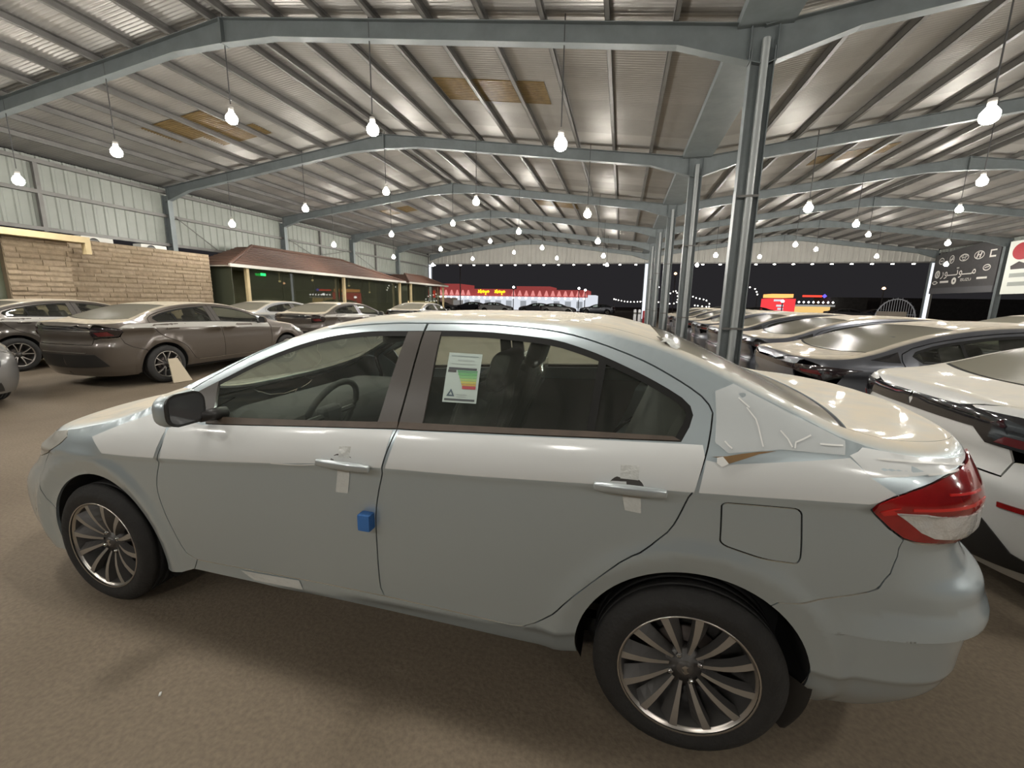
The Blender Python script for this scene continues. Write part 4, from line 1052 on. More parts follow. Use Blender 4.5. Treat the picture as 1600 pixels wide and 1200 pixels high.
S2 = dict(K=K2, arch=.378, archc=((0, .325), (2.75, .325)), rim=.225, wheel='five', wy=.885, aedge=.45, tail_edge=3.60, tail_x=3.70, zb=.20,
 FTF=[(.50,1.02),(.56,1.085),(.78,1.185),(1.0,1.275),(1.25,1.345),(1.5,1.378),(1.72,1.388)], FTR=[(1.73,1.388),(2.0,1.378),(2.25,1.352),(2.5,1.308),(2.7,1.258),(2.85,1.205),(2.93,1.15),(2.94,1.09)],
 DLOF=[(.62,1.06),(.80,1.155),(1.0,1.24),(1.25,1.312),(1.5,1.348),(1.65,1.357),(1.72,1.360)], DLOR=[(1.73,1.360),(1.82,1.358),(2.0,1.348),(2.25,1.323),(2.5,1.278),(2.7,1.228),(2.83,1.175),(2.86,1.135),(2.80,1.08)],
 BELTF=[(.70,.975),(1.0,.995),(1.4,1.02),(1.712,1.037)], BELTR=[(1.716,1.037),(1.80,1.042),(2.2,1.057),(2.80,1.08)], BTF=[(.71,.995),(1.0,1.013),(1.4,1.038),(1.71,1.053)], BTR=[(1.72,1.053),(2.2,1.072),(2.78,1.092)],
 BPF=[(1.64,1.357),(1.72,1.360),(1.717,1.2),(1.710,1.038),(1.62,1.033)], BPFc=[(1.717,1.2),(1.71,1.06)], BPR=[(1.73,1.360),(1.81,1.358),(1.815,1.2),(1.81,1.043),(1.716,1.037),(1.722,1.2)],
 SAIL=[(.62,1.06),(.73,1.115),(.76,.996),(.70,.975)], DIV=[(2.50,1.272),(2.49,1.18),(2.48,1.085)],
 FDF=[(.50,1.02),(.49,.95),(.46,.85),(.44,.7),(.46,.55),(.52,.40),(.58,.36)], FDB=[(.58,.36),(1.0,.355),(1.62,.35)], BS=[(1.714,1.037),(1.68,.95),(1.64,.8),(1.62,.6),(1.62,.35)], RDB=[(1.62,.35),(2.15,.345)],
 RDR=[(2.94,1.09),(2.92,1.0),(2.86,.90),(2.74,.80),(2.52,.70),(2.38,.6),(2.28,.45),(2.22,.37),(2.15,.345)], SILL=[(.56,.27),(1.0,.265),(2.37,.25)],
 TAIL=[(3.60,1.0505),(3.5,1.0),(3.4,.97),(3.36,.92),(3.40,.84)], tail_n=5, BUMP=[(3.40,.835),(3.36,.74),(3.25,.67),(3.06,.605)],
 bump_top=[(.84,.83),(.72,.82),(.62,.80),(.60,.72),(.3,.72),(.02,.72)], lid_y=.60, lid_z=.72, lid_side=[(.62,.80),(.60,.95),(.64,1.02)],
 HLR=[(-.36,.70),(-.28,.755),(-.20,.80),(-.16,.85),(-.18,.8837)], hl_edge=-.66, HLF=[(-.68,.735),(-.60,.69),(-.47,.68)], FSEAM=[(-.38,.54),(-.41,.62)], arch_f0=-.2, arch_fs=2.70, arch_f1=3.48, arch_r1=-.25,
 FBOT=[(.56,.27),(.45,.25),(.385,.25)], grille=(.42,.66), ws=(.38,.14,1.16,.10), rw=(2.46,.02,3.24,-.10), rvm=1.30, H1=(1.38,1.59,.905), H2=(2.50,2.71,.94), MIR=(.74,.985,1.05),
 rear=[])
REAR = dict(
 strip=[('garnish','gloss',[('y',0,1.02),('y',.58,1.01),('y',.64,.97),('y',.58,.95),('y',0,.95)],.004),('chrome_strip','chrome',[('y',0,.942),('y',.62,.942),('y',.62,.928),('y',0,.928)],.006),
   ('tail_lamp','lampdark',[('y',.66,1.0),('x',3.52,.99),('x',3.38,.955),('x',3.37,.92),('x',3.42,.85),('y',.78,.84),('y',.62,.85),('y',.60,.94)],.005),('lamp_red','darkred',[('y',.66,.915),('y',.80,.93),('y',.83,.865),('y',.70,.855)],.009),
   ('diffuser','black',[('y',0,.56),('y',.62,.57),('y',.74,.38),('y',0,.34)],.004),('bumper_bar','rimlip',[('y',0,.60),('y',.50,.60),('y',.48,.585),('y',0,.585)],.006)],
 wing=[('lamp_bar','lampdark',[('y',0,1.0),('y',.60,.995),('y',.60,.94),('y',0,.95)],.005),
   ('tail_lamp','lampdark',[('y',.62,1.0),('y',.80,1.005),('x',3.45,1.0),('x',3.22,.985),('x',3.38,.93),('x',3.50,.865),('y',.80,.88),('y',.60,.94)],.006),('lamp_red','darkred',[('y',.68,.955),('y',.80,.96),('y',.82,.92),('y',.70,.93)],.010),
   ('diffuser','black',[('y',0,.52),('y',.60,.54),('y',.74,.34),('y',0,.32)],.004)],
 bar=[('lamp_bar','gloss',[('y',0,1.03),('y',.62,1.03),('y',.62,.93),('y',0,.93)],.006),
   ('tail_lamp','gloss',[('y',.60,1.03),('y',.80,1.02),('x',3.45,.985),('x',3.40,.95),('x',3.44,.90),('y',.80,.855),('y',.52,.865),('y',.46,.93)],.0065),('lamp_red','darkred',[('y',.60,.92),('y',.80,.92),('y',.82,.875),('y',.56,.88)],.010),
   ('reflector','red',[('y',.62,.60),('y',.80,.61),('y',.80,.585),('y',.62,.575)],.006),('diffuser','black',[('y',0,.50),('y',.52,.52),('y',.66,.36),('y',.78,.30),('y',0,.22)],.006)])

def zmap(z): return z if z < .9 else .9 + (z - .9) * .89
for k_ in ('ez', 'cz'): K2[k_] = [(x, zmap(z)) for x, z in K2[k_]]
K2['prof'] = [(zmap(z), w) for z, w in K2['prof']]
K2['xr'] = [(zmap(z), x) for z, x in K2['xr']]
for k_, v_ in list(S2.items()):
    if k_ in ('FTF', 'FTR', 'DLOF', 'DLOR', 'BELTF', 'BELTR', 'BTF', 'BTR', 'BPF', 'BPFc', 'BPR', 'SAIL', 'DIV', 'FDF', 'BS', 'RDR', 'TAIL'): S2[k_] = [(x, zmap(z)) for x, z in v_]
S2['TAIL'][0] = (3.60, zmap(1.0505))
S2['MIR'] = (.74, .985, 1.03); S2['rvm'] = 1.25
REAR = {k_: [(n_, m_, [(q[0], q[1], zmap(q[2])) for q in pl_], o_) for n_, m_, pl_, o_ in v_] for k_, v_ in REAR.items()}
# ---------------------------------------------------------------- the silver car in front
CARROT = -.0186
for _ in range(2):   # round the corners of the fuel flap
    q_ = S1['FLAP']; S1['FLAP'] = [p_ for a_, b_ in zip(q_, q_[1:] + q_[:1]) for p_ in ((a_[0] * .75 + b_[0] * .25, a_[1] * .75 + b_[1] * .25), (a_[0] * .25 + b_[0] * .75, a_[1] * .25 + b_[1] * .75))]
hero, HB, HP = build_car(S1, 'sedan_car', 'paint', True)
def car_loc(rim_x, rim_y, rot, wy):      # local point (0,-wy) stands at (rim_x, rim_y)
    return (rim_x - wy * math.sin(rot), rim_y + wy * math.cos(rot), 0)
hero.location = car_loc(-2.3672, 1.3549, CARROT, .835); hero.rotation_euler = (0, 0, CARROT)
tag(hero, 'silver white sedan wrapped in clear film, nearest and largest car', 'car')
def lay(poly, name, mat, parent, off=.0014, res=.03, flange=.0008, raw=False):
    return panel(HB, 'side', poly, res, 0, off=off, flange=flange, raw=raw).build(name, M[mat], parent)
def stroke(line, name, mat, parent, w=.006, off=.004):
    return strip(HB, 'side', smooth_line(line, .02), w, off, res=.012).build(name, M[mat], parent)
def cr(x): return float(HB.crease(x))
# protective film on doors, wing and rear quarter
lay([(.532, .985), (.70, .972)] + [(x, 1.004 + (x - .72) * .072 - .028) for x in (.75, 1.0, 1.3, 1.595)] + [(1.578, .955), (1.566, cr(1.566) + .006), (1.4, cr(1.4) + .004), (1.29, cr(1.29) + .010), (1.1, cr(1.1) + .003), (.8, cr(.8) + .003), (.492, cr(.49) + .006), (.51, .92)], 'protective_film', 'film', HP['FD'][0])
lay([(1.622, 1.040), (1.9, 1.053), (2.3, 1.075), (2.63, 1.09), (2.636, 1.06), (2.612, cr(2.6) + .006), (2.28, cr(2.28) + .006), (1.9, cr(1.9) + .004), (1.582, cr(1.58) + .006)], 'protective_film', 'film', HP['RD'][0])
lay([(.22, .93), (.42, 1.0), (.49, 1.02), (.50, .93), (.455, cr(.45) + .006), (.30, cr(.3) + .006), (.13, cr(.13) + .01), (.05, .86)], 'protective_film', 'film', HP['FEN'][0])
lay([(2.664, 1.10), (2.70, 1.075), (2.84, 1.098), (3.0, 1.096), (3.01, 1.128), (2.86, 1.195), (2.72, 1.262), (2.665, 1.24), (2.668, 1.16)], 'protective_film', 'film2', HP['SIDE'][0])
lay([(2.640, 1.05), (2.70, 1.045), (3.0, 1.088), (3.012, 1.09), (3.06, 1.045), (3.12, 1.008), (3.06, .975), (2.9, cr(2.9) + .006), (2.625, cr(2.62) + .006)], 'protective_film', 'film', HP['SIDE'][0])
lay([(3.012, 1.096), (3.06, 1.045), (3.2, 1.06), (3.33, 1.078), (3.37, 1.086), (3.2, 1.097), (3.05, 1.115)], 'protective_film', 'film', HP['SIDE'][0])
for ln in ([(2.752, 1.20), (2.776, 1.17), (2.786, 1.13), (2.792, 1.10)], [(2.84, 1.145), (2.858, 1.125), (2.868, 1.105)], [(2.874, 1.103), (2.878, 1.118), (2.90, 1.128), (2.92, 1.138)], [(2.94, 1.118), (2.97, 1.117), (3.0, 1.117)], [(2.69, 1.105), (2.70, 1.095), (2.71, 1.088)], [(2.73, 1.225), (2.76, 1.20)]):
    stroke(ln, 'film_wrinkle', 'tapewrinkle', HP['SIDE'][0], .004, .003)
for ln in ([(3.08, 1.092), (3.18, 1.088), (3.27, 1.082), (3.33, 1.072)], [(3.2, 1.06), (3.3, 1.066)], [(3.06, 1.05), (3.15, 1.057)]):
    stroke(ln, 'film_wrinkle', 'tapewrinkle', HP['SIDE'][0], .005, .003)
stroke([(1.08, cr(1.08) + .003), (1.2, cr(1.2) + .001), (1.285, cr(1.285) + .006)], 'film_wrinkle', 'tapewrinkle', HP['FD'][0], .004, .003)
lay([(2.655, 1.061), (2.693, 1.066), (2.737, 1.077), (2.780, 1.086), (2.825, 1.092), (2.780, 1.080), (2.737, 1.062), (2.700, 1.047), (2.683, 1.060)], 'peeled_film_flap', 'brown', HP['SIDE'][0], .007, .02, .002)
lay([(2.668, 1.060), (2.684, 1.064), (2.700, 1.047), (2.683, 1.036), (2.668, 1.045)], 'peeled_film_flap', 'tapewrinkle', HP['SIDE'][0], .008, .02, .001)
# tape on the handles, sill tape, blue foam guard
for p, par in (([(1.386, .966), (1.436, .968), (1.434, .925), (1.386, .925)], 'FD'), ([(1.375, .880), (1.428, .880), (1.416, .785), (1.362, .782)], 'FD'), ([(2.397, 1.012), (2.452, 1.016), (2.452, .972), (2.398, .972)], 'RD'), ([(2.405, .925), (2.462, .925), (2.468, .862), (2.418, .866)], 'RD')):
    lay(p, 'clear_tape', 'tape', HP[par][0], .002, .015)
lay([(.837, .336), (1.138, .347), (1.150, .305), (.90, .298)], 'sill_tape', 'tape', HP['SIDE'][0], .003, .02)
g = MB(); w = float(HB.W(1.50, .69)); g.rbox((1.500, -w - .018, .693), (.025, .020, .032), .004, 3); g.build('door_guard_foam', M['blue'], HP['FD'][0])
# energy label on the rear door glass
def on_glass(px, pz, off): 
    a = np.array([[float(HB.to_u(px, pz)), pz]]); p, n = lift(HB, 'side', a, off); return p[0]
def gl_quad(x0, x1, z0, z1, off, name, mat, par, skew=0):
    # card drawn in its own (a,b) frame: a 0..1 across, b 0..1 up
    return None
LBL = [(1.763, 1.144), (1.893, 1.147), (1.884, 1.310), (1.752, 1.311)]
def card(a, b, off):
    p = [np.array(q) for q in LBL]; q = (p[0] * (1 - a) + p[1] * a) * (1 - b) + (p[3] * (1 - a) + p[2] * a) * b
    return tuple(on_glass(q[0], q[1], off))
def card_quad(a0, a1, b0, b1, name, mat, par, off, slant=0):
    v = []; f = []; n = 5
    for i in range(n + 1):
        for j in range(n + 1):
            bb = b0 + (b1 - b0) * j / n; aa0 = a0 + slant * (1 - j / n)
            v.append(card(aa0 + (a1 - aa0) * i / n, bb, off))
    for i in range(n):
        for j in range(n): k = i * (n + 1) + j; f.append((k, k + n + 1, k + n + 2, k + 1))
    return mesh_obj(name, v, f, mat, par)
sticker = empty('energy_label')   # stuck to the pane: its pieces ride on the car
COLR = lambda n, c: pbr(n, c, .5)
base = card_quad(0, 1, 0, 1, 'energy_label', pbr('label_paper', (.38, .45, .41), .5), HP['RD'][0], .0015)
bpy.data.objects.remove(sticker)
for a0, a1, b0, b1, c, sl in ((.05, .94, .035, .075, (.05, .06, .06), 0), (.06, .90, .655, .70, (.045, .05, .055), 0), (.05, .30, .60, .65, (.05, .05, .05), 0),
      (.33, .93, .605, .65, (.10, .25, .13), .02), (.36, .93, .545, .60, (.12, .33, .13), .02), (.40, .93, .49, .54, (.17, .38, .15), .02), (.44, .93, .435, .485, (.28, .42, .14), .02), (.47, .93, .385, .43, (.42, .40, .09), .02), (.50, .93, .34, .38, (.42, .27, .06), .02), (.53, .93, .275, .335, (.36, .05, .06), .01),
      (.40, .70, .15, .16, (.25, .28, .27), 0), (.40, .68, .11, .12, (.25, .28, .27), 0), (.08, .90, .93, .945, (.2, .25, .24), 0), (.12, .85, .77, .78, (.3, .34, .32), 0), (.30, .80, .84, .86, (.3, .35, .33), 0)):
    card_quad(a0, a1, b0, b1, 'label_print', pbr('print', c, .5), base, .0022, sl)
tri = [card(.10, .12, .0024), card(.34, .12, .0024), card(.22, .27, .0024), card(.17, .15, .0024), card(.27, .15, .0024), card(.22, .215, .0024)]
mesh_obj('label_print', tri, [(0, 1, 4, 3), (1, 2, 5, 4), (2, 0, 3, 5)], pbr('print_dark', (.05, .08, .10), .5), base)
# black splash guard behind the rear wheel, silver flap behind the front wheel
v = []
for k in range(9):
    q = k / 8; a = -.02 - .58 * q
    x = 2.648 + .372 * math.cos(a) + .02 * q; z = .335 + .36 * math.sin(a)
    v += [(x - .10 + .05 * q, -.70, z), (x - .012, -.80 + .03 * q, z), (x + .004, -.795 + .03 * q, z - .004)]
f = [(3 * k + j, 3 * k + j + 1, 3 * k + j + 4, 3 * k + j + 3) for k in range(8) for j in range(2)]
mesh_obj('splash_guard', v, f, M['black'], hero, True)
# S badge in the wheel centres is cast into the cap
for o in list(hero.children):
    if o.name.startswith('wheel') and o.location.y < 0:
        for c_ in o.children:
            if c_.name.startswith('hub_cap'):
                mb = MB(); s_ = .0165
                pts = [(.6, .75), (-.1, 1.0), (-.75, .45), (.35, -.15), (-.25, -.5), (-.75, -.2), (.0, -1.0), (.75, -.45), (-.35, .15), (.25, .5)]
                mb.prism([(p[0] * s_, p[1] * s_) for p in pts], 'y', .0225, .025); mb.build('badge', M['rimlip'], c_)
                c_.name = c_.name
# loose film on the roof edge and a paper flap on the rear window
v = []; 
for k in range(7):
    q = k / 6; x = 2.50 + .012 * math.sin(q * 9)
    for j in range(4):
        t = -.93 + .16 * q * 1.0; p = HB.topf(np.array([x + .018 * j]), np.array([t]))[0]; v.append((p[0], p[1], p[2] + .006 + .008 * math.sin(j * 1.9 + q * 5)))
mesh_obj('loose_film', v, [(4 * k + j, 4 * k + j + 1, 4 * k + j + 5, 4 * k + j + 4) for k in range(6) for j in range(3)], M['tape'], HP['roof'], True)
# ---------------------------------------------------------------- the other cars
protos = {}
far_mesh = {}
def far_car(style, paint, loc, rz, label, grp=None):
    """a distant copy without separate parts"""
    if style not in far_mesh:
        mats = []; V = []; Fc = []; MI = []
        def walk(o, Mx):
            Mx = Mx @ o.matrix_basis if o is not protos[(style,)] else Matrix.Identity(4)
            if o.type == 'MESH':
                b = len(V); V.extend(tuple(Mx @ v.co) for v in o.data.vertices)
                sl = []
                for m_ in o.data.materials:
                    if m_ not in mats: mats.append(m_)
                    sl.append(mats.index(m_))
                for f_ in o.data.polygons: Fc.append(tuple(i + b for i in f_.vertices)); MI.append(sl[f_.material_index])
            for c_ in o.children: walk(c_, Mx)
        walk(protos[(style,)], Matrix.Identity(4))
        far_mesh[style] = mesh_obj('sedan_car', V, Fc, None, smooth=True, mats=mats, mi=MI); o = far_mesh[style]
    else:
        o = far_mesh[style].copy(); COL.objects.link(o)
    for s_ in o.material_slots:
        if s_.material.name == 'white_paint' or s_.link == 'OBJECT':
            s_.link = 'OBJECT'; s_.material = M[paint]
    o.location = loc; o.rotation_euler = (0, 0, rz); tag(o, label, 'car', grp); return o
def parked(style, paint, loc, rz, label, nm='sedan_car', grp=None):
    key = (style,)
    if key not in protos:
        S = dict(S2); S['rear'] = REAR[style]
        if style == 'wing': S['qwin'] = [(2.955, zmap(1.165)), (3.03, zmap(1.135)), (3.16, zmap(1.085)), (3.05, zmap(1.075)), (2.955, zmap(1.07))]
        if style == 'strip': S['band'] = [(.52, .95), (.9, .975), (1.7, 1.02), (2.6, 1.045), (3.3, 1.03), (3.4, .985), (2.6, .955), (1.7, .925), (.9, .885), (.5, .865)]
        o, _, _ = build_car(S, nm, 'white', False); protos[key] = o; used = False
    else: o = copy_tree(protos[key])
    P = M[paint]
    def repaint(q):
        if q.type == 'MESH' and q.material_slots and q.data.materials[0] is not None and q.data.materials[0].name == 'white_paint':
            q.material_slots[0].link = 'OBJECT'; q.material_slots[0].material = P
        for c_ in q.children: repaint(c_)
    repaint(o)
    o.location = loc; o.rotation_euler = (0, 0, rz)
    tag(o, label, 'car', grp)
    return o
# row on the right, tails towards the columns
parked('bar', 'white', (5.46, 3.05, 0), PI, 'white sedan with a full-width black lamp bar, behind the silver car boot')
RROW = [(5.25, 5.08, 'slate', 'dark slate sedan next behind the white sedan in the right row'), (5.56, 7.60, 'slate2', 'dark slate sedan just right of the nearest steel column'), (5.58, 9.95, 'slate', 'dark sedan seen between the two nearest steel columns'), (5.60, 12.3, 'slate2', 'fourth dark sedan of the right row, by the second column'), (5.58, 14.65, 'slate', 'fifth dark sedan of the receding right row'), (5.6, 17.0, 'slate2', 'sixth dark sedan of the receding right row'), (5.6, 19.4, 'slate', 'seventh dark sedan of the receding right row'), (5.6, 21.8, 'grey', 'grey sedan farthest along the right row')]
for i_, (x, y, p, lab) in enumerate(RROW): (parked if i_ < 4 else far_car)('wing', p, (x, y, 0), PI, lab)
# cars on the left
parked('strip', 'taupe', (-8.46, 8.52, 0), math.radians(-91.5), 'taupe sedan seen from behind with a white card at its rear wheel')
parked('strip', 'taupe2', (-11.95, 8.45, 0), math.radians(-93), 'brown grey sedan at the far left, left of the taupe sedan')
parked('strip', 'grey', (-8.55, 3.15, 0), PI, 'grey sedan whose headlamp corner shows at the left edge')
parked('strip', 'silver', (-11.55, 14.3, 0), math.radians(-92), 'silver sedan in front of the stone wall end')
parked('strip', 'taupe2', (-8.95, 14.2, 0), math.radians(-93), 'dark taupe sedan with full rear view before the glass pavilion')
far_car('strip', 'grey', (-9.3, 21.0, 0), math.radians(-92), 'grey sedan roof showing beyond the silver car bonnet line')
# further cars on the right
parked('wing', 'white', (14.2, 11.0, 0), PI, 'white sedan in the second right row beyond the dark sedans')
parked('wing', 'silver', (14.0, 13.6, 0), PI, 'silver sedan behind the white one in the second right row')
parked('wing', 'white', (14.1, 16.2, 0), PI, 'white sedan deepest in the second right row')
# card leaning on the wheel of the taupe sedan
cd = MB(); cd.hexa([(-7.46, 5.66, .01), (-7.44, 5.98, .01), (-7.46, 5.98, .01), (-7.48, 5.66, .01), (-7.575, 5.70, .42), (-7.57, 5.86, .42), (-7.585, 5.86, .42), (-7.59, 5.70, .42)])
o = cd.build('wheel_card', M['card']); tag(o, 'pale card leaning against the rear wheel of the taupe sedan', 'card')
# ---------------------------------------------------------------- stone building on the left
M['stone'] = [pbr('ledge_stone_%d' % i, c, .85, var=.3, vscale=8, bump=.5, bscale=14) for i, c in enumerate(((.30, .23, .15), (.32, .245, .165), (.285, .215, .14), (.335, .26, .175)))]
M['stonebase'] = pbr('stone_joint', (.23, .175, .115), .9)
M['cream'] = pbr('cream_paint', (.55, .44, .25), .6, var=.1)
M['tile'] = pbr('brown_tile', (.105, .055, .038), .55, var=.25, vscale=5)
M['gutterw'] = pbr('white_gutter', (.55, .53, .48), .5)
M['shopglass'] = glass('showroom_glass', (.45, .47, .40), .11, (.30, .32, .22), rough=.02, ior=1.7, trans=.1)
M['innerwall'] = pbr('showroom_wall', (.30, .28, .20), .8, var=.3, vscale=1.5)
M['greenglass'] = pbr('green_grey_glass', (.10, .11, .075), .2, 0, .5)
M['acw'] = pbr('ac_casing', (.55, .54, .50), .5)
sb = empty('stone_building', (-14.25, 10.6, 0))
ox, oy = -14.25, 10.6
def rel(mb): mb.v = [(p[0] - ox, p[1] - oy, p[2]) for p in mb.v]; return mb
rel(MB().box(-14.5, -14.28, 8.3, 12.62, 0, 2.94)).build('wall_block', M['stonebase'], sb); rel(MB().box(-15.4, -14.5, 8.3, 12.62, 0, 2.76)).build('flat_roof', M['stonebase'], sb)
rel(MB().box(-15.4, -13.86, 7.05, 8.3, 0, 2.85)).build('wall_block', M['stonebase'], sb)
rel(MB().box(-15.4, -14.0, 3.0, 7.05, 0, 2.85)).build('wall_block', M['greenglass'], sb)
def stones(xf, y0, y1, z0, z1):
    z = z0; meshes = stones.cache; r = random.Random(int(y0 * 10))
    while z < z1 - .05:
        h = r.choice((.10, .12, .14)); h = min(h, z1 - z); y = y0 - r.random() * .2
        while y < y1:
            L = r.uniform(.30, .62); a, b = max(y, y0), min(y + L, y1)
            if b - a > .05:
                d = r.uniform(.014, .034)
                mb = MB(); g = .006
                n = 3
                P = []
                for (zz, ins) in ((z + g, .012), (z + h * .35, 0), (z + h - g, .012)):
                    P.append([(xf - .02, a + g, zz), (xf + d - ins - .006, a + g, zz), (xf + d - ins + r.uniform(-.008, .008), (a + b) / 2, zz), (xf + d - ins - .006, b - g, zz), (xf - .02, b - g, zz)])
                v = [p for q in P for p in q]; f = []
                for i in range(2):
                    for j in range(4): k = i * 5 + j; f.append((k, k + 1, k + 6, k + 5))
                f += [(4, 3, 2, 1, 0), (10, 11, 12, 13, 14)]
                mb.add(v, f); rel(mb).build('stone', r.choice(M['stone']), sb)
            y += L
        z += h
stones.cache = {}
stones(-14.28, 8.32, 12.62, .95, 2.94); stones(-13.86, 7.06, 8.3, .95, 2.80)
rel(MB().box(-14.0, -13.55, 2.0, 8.62, 2.80, 2.95)).build('cream_beam', M['cream'], sb)
rel(MB().box(-13.70, -13.55, 8.5, 8.62, 2.52, 2.80)).build('beam_end', M['cream'], sb)
tag(sb, 'low building faced with tan ledge stone below the left wall', 'building')
for i, y in enumerate((9.5, 11.05)):
    e = empty('air_conditioner', (-14.8, y, 2.765))
    mb = MB(); mb.rbox((0, 0, .16 if i else .17), (.17, .40, .16 if i else .17), .02, 2); mb.build('casing', M['acw'], e)
    mb = MB(); mb.lathe([(.0, 0), (.13, 0), (.14, .012)], 20, 'y'); mb.v = [(.172 + p[1], p[0] - .1, p[2] + .16) for p in mb.v]; mb.build('fan_grille', M['black'], e)
    for k in range(4):
        mb = MB(); mb.box(.17, .19, -.24, .04, .06 + .055 * k, .066 + .055 * k); mb.build('grille_bar', M['acw'], e)
    tag(e, ['outdoor air conditioner unit on the stone building, left one with a round fan', 'outdoor air conditioner unit on the stone building, right one beside the wall column'][i], 'air conditioner', 'air conditioners on the stone building')
# pavilion with hipped tile roof
def pavilion(y0, y1, zr_, zt, r0, r1, xe, xr_, label, posts, cat='pavilion'):
    e = empty('glass_pavilion', (xe, (y0 + y1) / 2, 0)); cx, cy = xe, (y0 + y1) / 2
    def R(mb): mb.v = [(p[0] - cx, p[1] - cy, p[2]) for p in mb.v]; return mb
    xb = XL + .34
    # roof courses: stepped rows of tiles on the front slope and the two hips
    N = 12; mb = MB()
    def lerp(a, b, t): return tuple(a[i] + (b[i] - a[i]) * t for i in range(3))
    faces = [((xe, y0, zr_), (xe, y1, zr_), (xr_, r1, zt), (xr_, r0, zt)), ((xb, y0, zr_), (xe, y0, zr_), (xr_, r0, zt), (xb, r0, zt)), ((xe, y1, zr_), (xb, y1, zr_), (xb, r1, zt), (xr_, r1, zt))]
    for A, B_, C, D_ in faces:
        for k in range(N):
            t0, t1 = k / N, (k + 1) / N
            a, b, c, d = lerp(A, D_, t0), lerp(B_, C, t0), lerp(B_, C, t1), lerp(A, D_, t1)
            up = .028
            mb.add([(a[0], a[1], a[2] + up), (b[0], b[1], b[2] + up), c, d, a, b], [(0, 1, 2, 3), (4, 5, 1, 0)])
    rf = R(mb).build('tile_roof', M['tile'], e); rf['kind'] = 'stuff'
    for a, b in (((xe, y0, zr_), (xr_, r0, zt)), ((xe, y1, zr_), (xr_, r1, zt)), ((xr_, r0, zt), (xr_, r1, zt))):
        m2 = MB(); m2.tube([(a[0], a[1], a[2] + .04), (b[0], b[1], b[2] + .03)], .06, 8); R(m2).build('ridge_cap', M['tile'], e)
    R(MB().box(xb, xe, y0, y1, zr_ - .03, zr_)).build('soffit', M['gutterw'], e)
    R(MB().box(xe, xe + .08, y0 - .05, y1 + .05, zr_ - .05, zr_ + .06)).build('gutter', M['gutterw'], e)
    for py in posts: R(MB().box(xe - .16, xe - .04, py - .06, py + .06, 0, zr_ - .03)).build('post', M['cream'], e)
    ps = sorted(posts)
    for a, b in zip(ps[:-1], ps[1:]):
        n = max(1, round((b - a) / 2.0))
        for k in range(n):
            u0, u1 = a + .07 + (b - a - .14) * k / n, a + .07 + (b - a - .14) * (k + 1) / n
            R(MB().box(xe - .32, xe - .31, u0 + .01, u1 - .01, .02, zr_ - .05)).build('glass_pane', M['shopglass'], e)
    R(MB().box(xe - .32, xb, y0 + .35, y0 + .37, 0, zr_ - .03)).build('end_wall', M['greenglass'], e)
    R(MB().box(xe - 1.9, xe - 1.85, y0 + .4, y1 - .3, 0, zr_ - .04)).build('inner_wall', M['innerwall'], e)
    tag(e, label, cat)
    return e, R
M['exit'] = glow('green_exit_sign', (.02, .9, .12), 3.0)
pv, R = pavilion(12.75, 25.6, 2.60, 3.52, 15.1, 20.9, -13.55, -14.85, 'glass fronted pavilion with a brown hipped tile roof, larger one', (13.55, 19.4, 25.1))
o = MB().box(-13.75, -13.72, 14.3, 14.52, 2.33, 2.42).build('exit_sign', M['exit']); tag(o, 'small green exit light under the brown tiled eave', 'sign')
pv2, R = pavilion(26.2, 32.6, 2.60, 3.22, 27.6, 30.4, -13.55, -14.6, 'smaller glass pavilion with brown tile roof near the far end', (26.6, 32.0))
M['warmwin'] = glow('warm_window', (1, .75, .42), 1.2); M['redglow'] = glow('red_neon', (1, .05, .03), 2.0); M['violet'] = glow('violet_screen', (.62, .6, 1), 2.2)
mb = MB().box(-14.2, -14.15, 26.9, 31.6, 1.3, 1.42); o = mb.build('warm_light_band', M['warmwin']); tag(o, 'warm band of light inside the smaller pavilion', 'light')
for i, (y, z) in enumerate(((8.4, 3.05), (9.9, 3.05), (13.3, 3.08))):
    o = MB().box(XL - .09, XL - .03, y, y + .7, 2.78, 2.84).build('strip_light', M['ledwhite']); tag(o, 'thin white strip light in the dark gap under the cladding, %s' % ['leftmost', 'beside the air conditioner', 'right of the stone building'][i], 'light')
# lamps glowing on the pavilion ceiling
for i, (y, z) in enumerate(((16.2, 2.2), (18.3, 2.35), (21.2, 2.2), (23.2, 1.9))):
    mb = MB(); mb.lathe([(0, -.05), (.05, -.03), (.06, 0), (.04, .04)], 10, 'z', (-14.6, y, z)); mb.tube([(-14.6, y, z + .04), (-14.6, y, 2.57)], .006, 5)
    o = mb.build('ceiling_lamp', M['warmwin'], smooth=True); tag(o, 'small lamp hanging inside the larger glass pavilion, %s from the left' % ORD[i], 'lamp', 'lamps inside the pavilion')

# ---------------------------------------------------------------- boards on the right wall
M['board'] = pbr('dark_grey_board', (.075, .073, .074), .5, var=.1)
M['boardlow'] = pbr('board_lower_band', (.11, .11, .115), .5)
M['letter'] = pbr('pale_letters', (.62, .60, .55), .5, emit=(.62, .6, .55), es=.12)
bd = empty('logo_board', (XW - .32, 31.2, 2.45))
def RB_(mb): mb.v = [(p[0] - (XW - .32), p[1] - 31.2, p[2] - 2.45) for p in mb.v]; return mb
YL, YR = 33.75, 28.85
RB_(MB().prism([(YR, 2.80), (YL, 2.80), (YL, 4.80), (31.9, 5.02), (30.4, 5.16), (29.6, 5.12), (YR, 4.9)], 'x', XW - .31, XW - .25)).build('panel', M['board'], bd)
RB_(MB().box(XW - .33, XW - .25, YR, YL, 2.45, 2.80)).build('lower_band', M['boardlow'], bd)
bx = XW - .34
def onboard(v2, f, y, z, nm, sx=1):   # (a,b) drawing, a to the viewer's right which is towards -y
    v = [(bx - p[2] - (XW - .32), y - p[0] * sx - 31.2, z + p[1] - 2.45) for p in v2]
    mesh_obj(nm, v, f, M['letter'], bd)
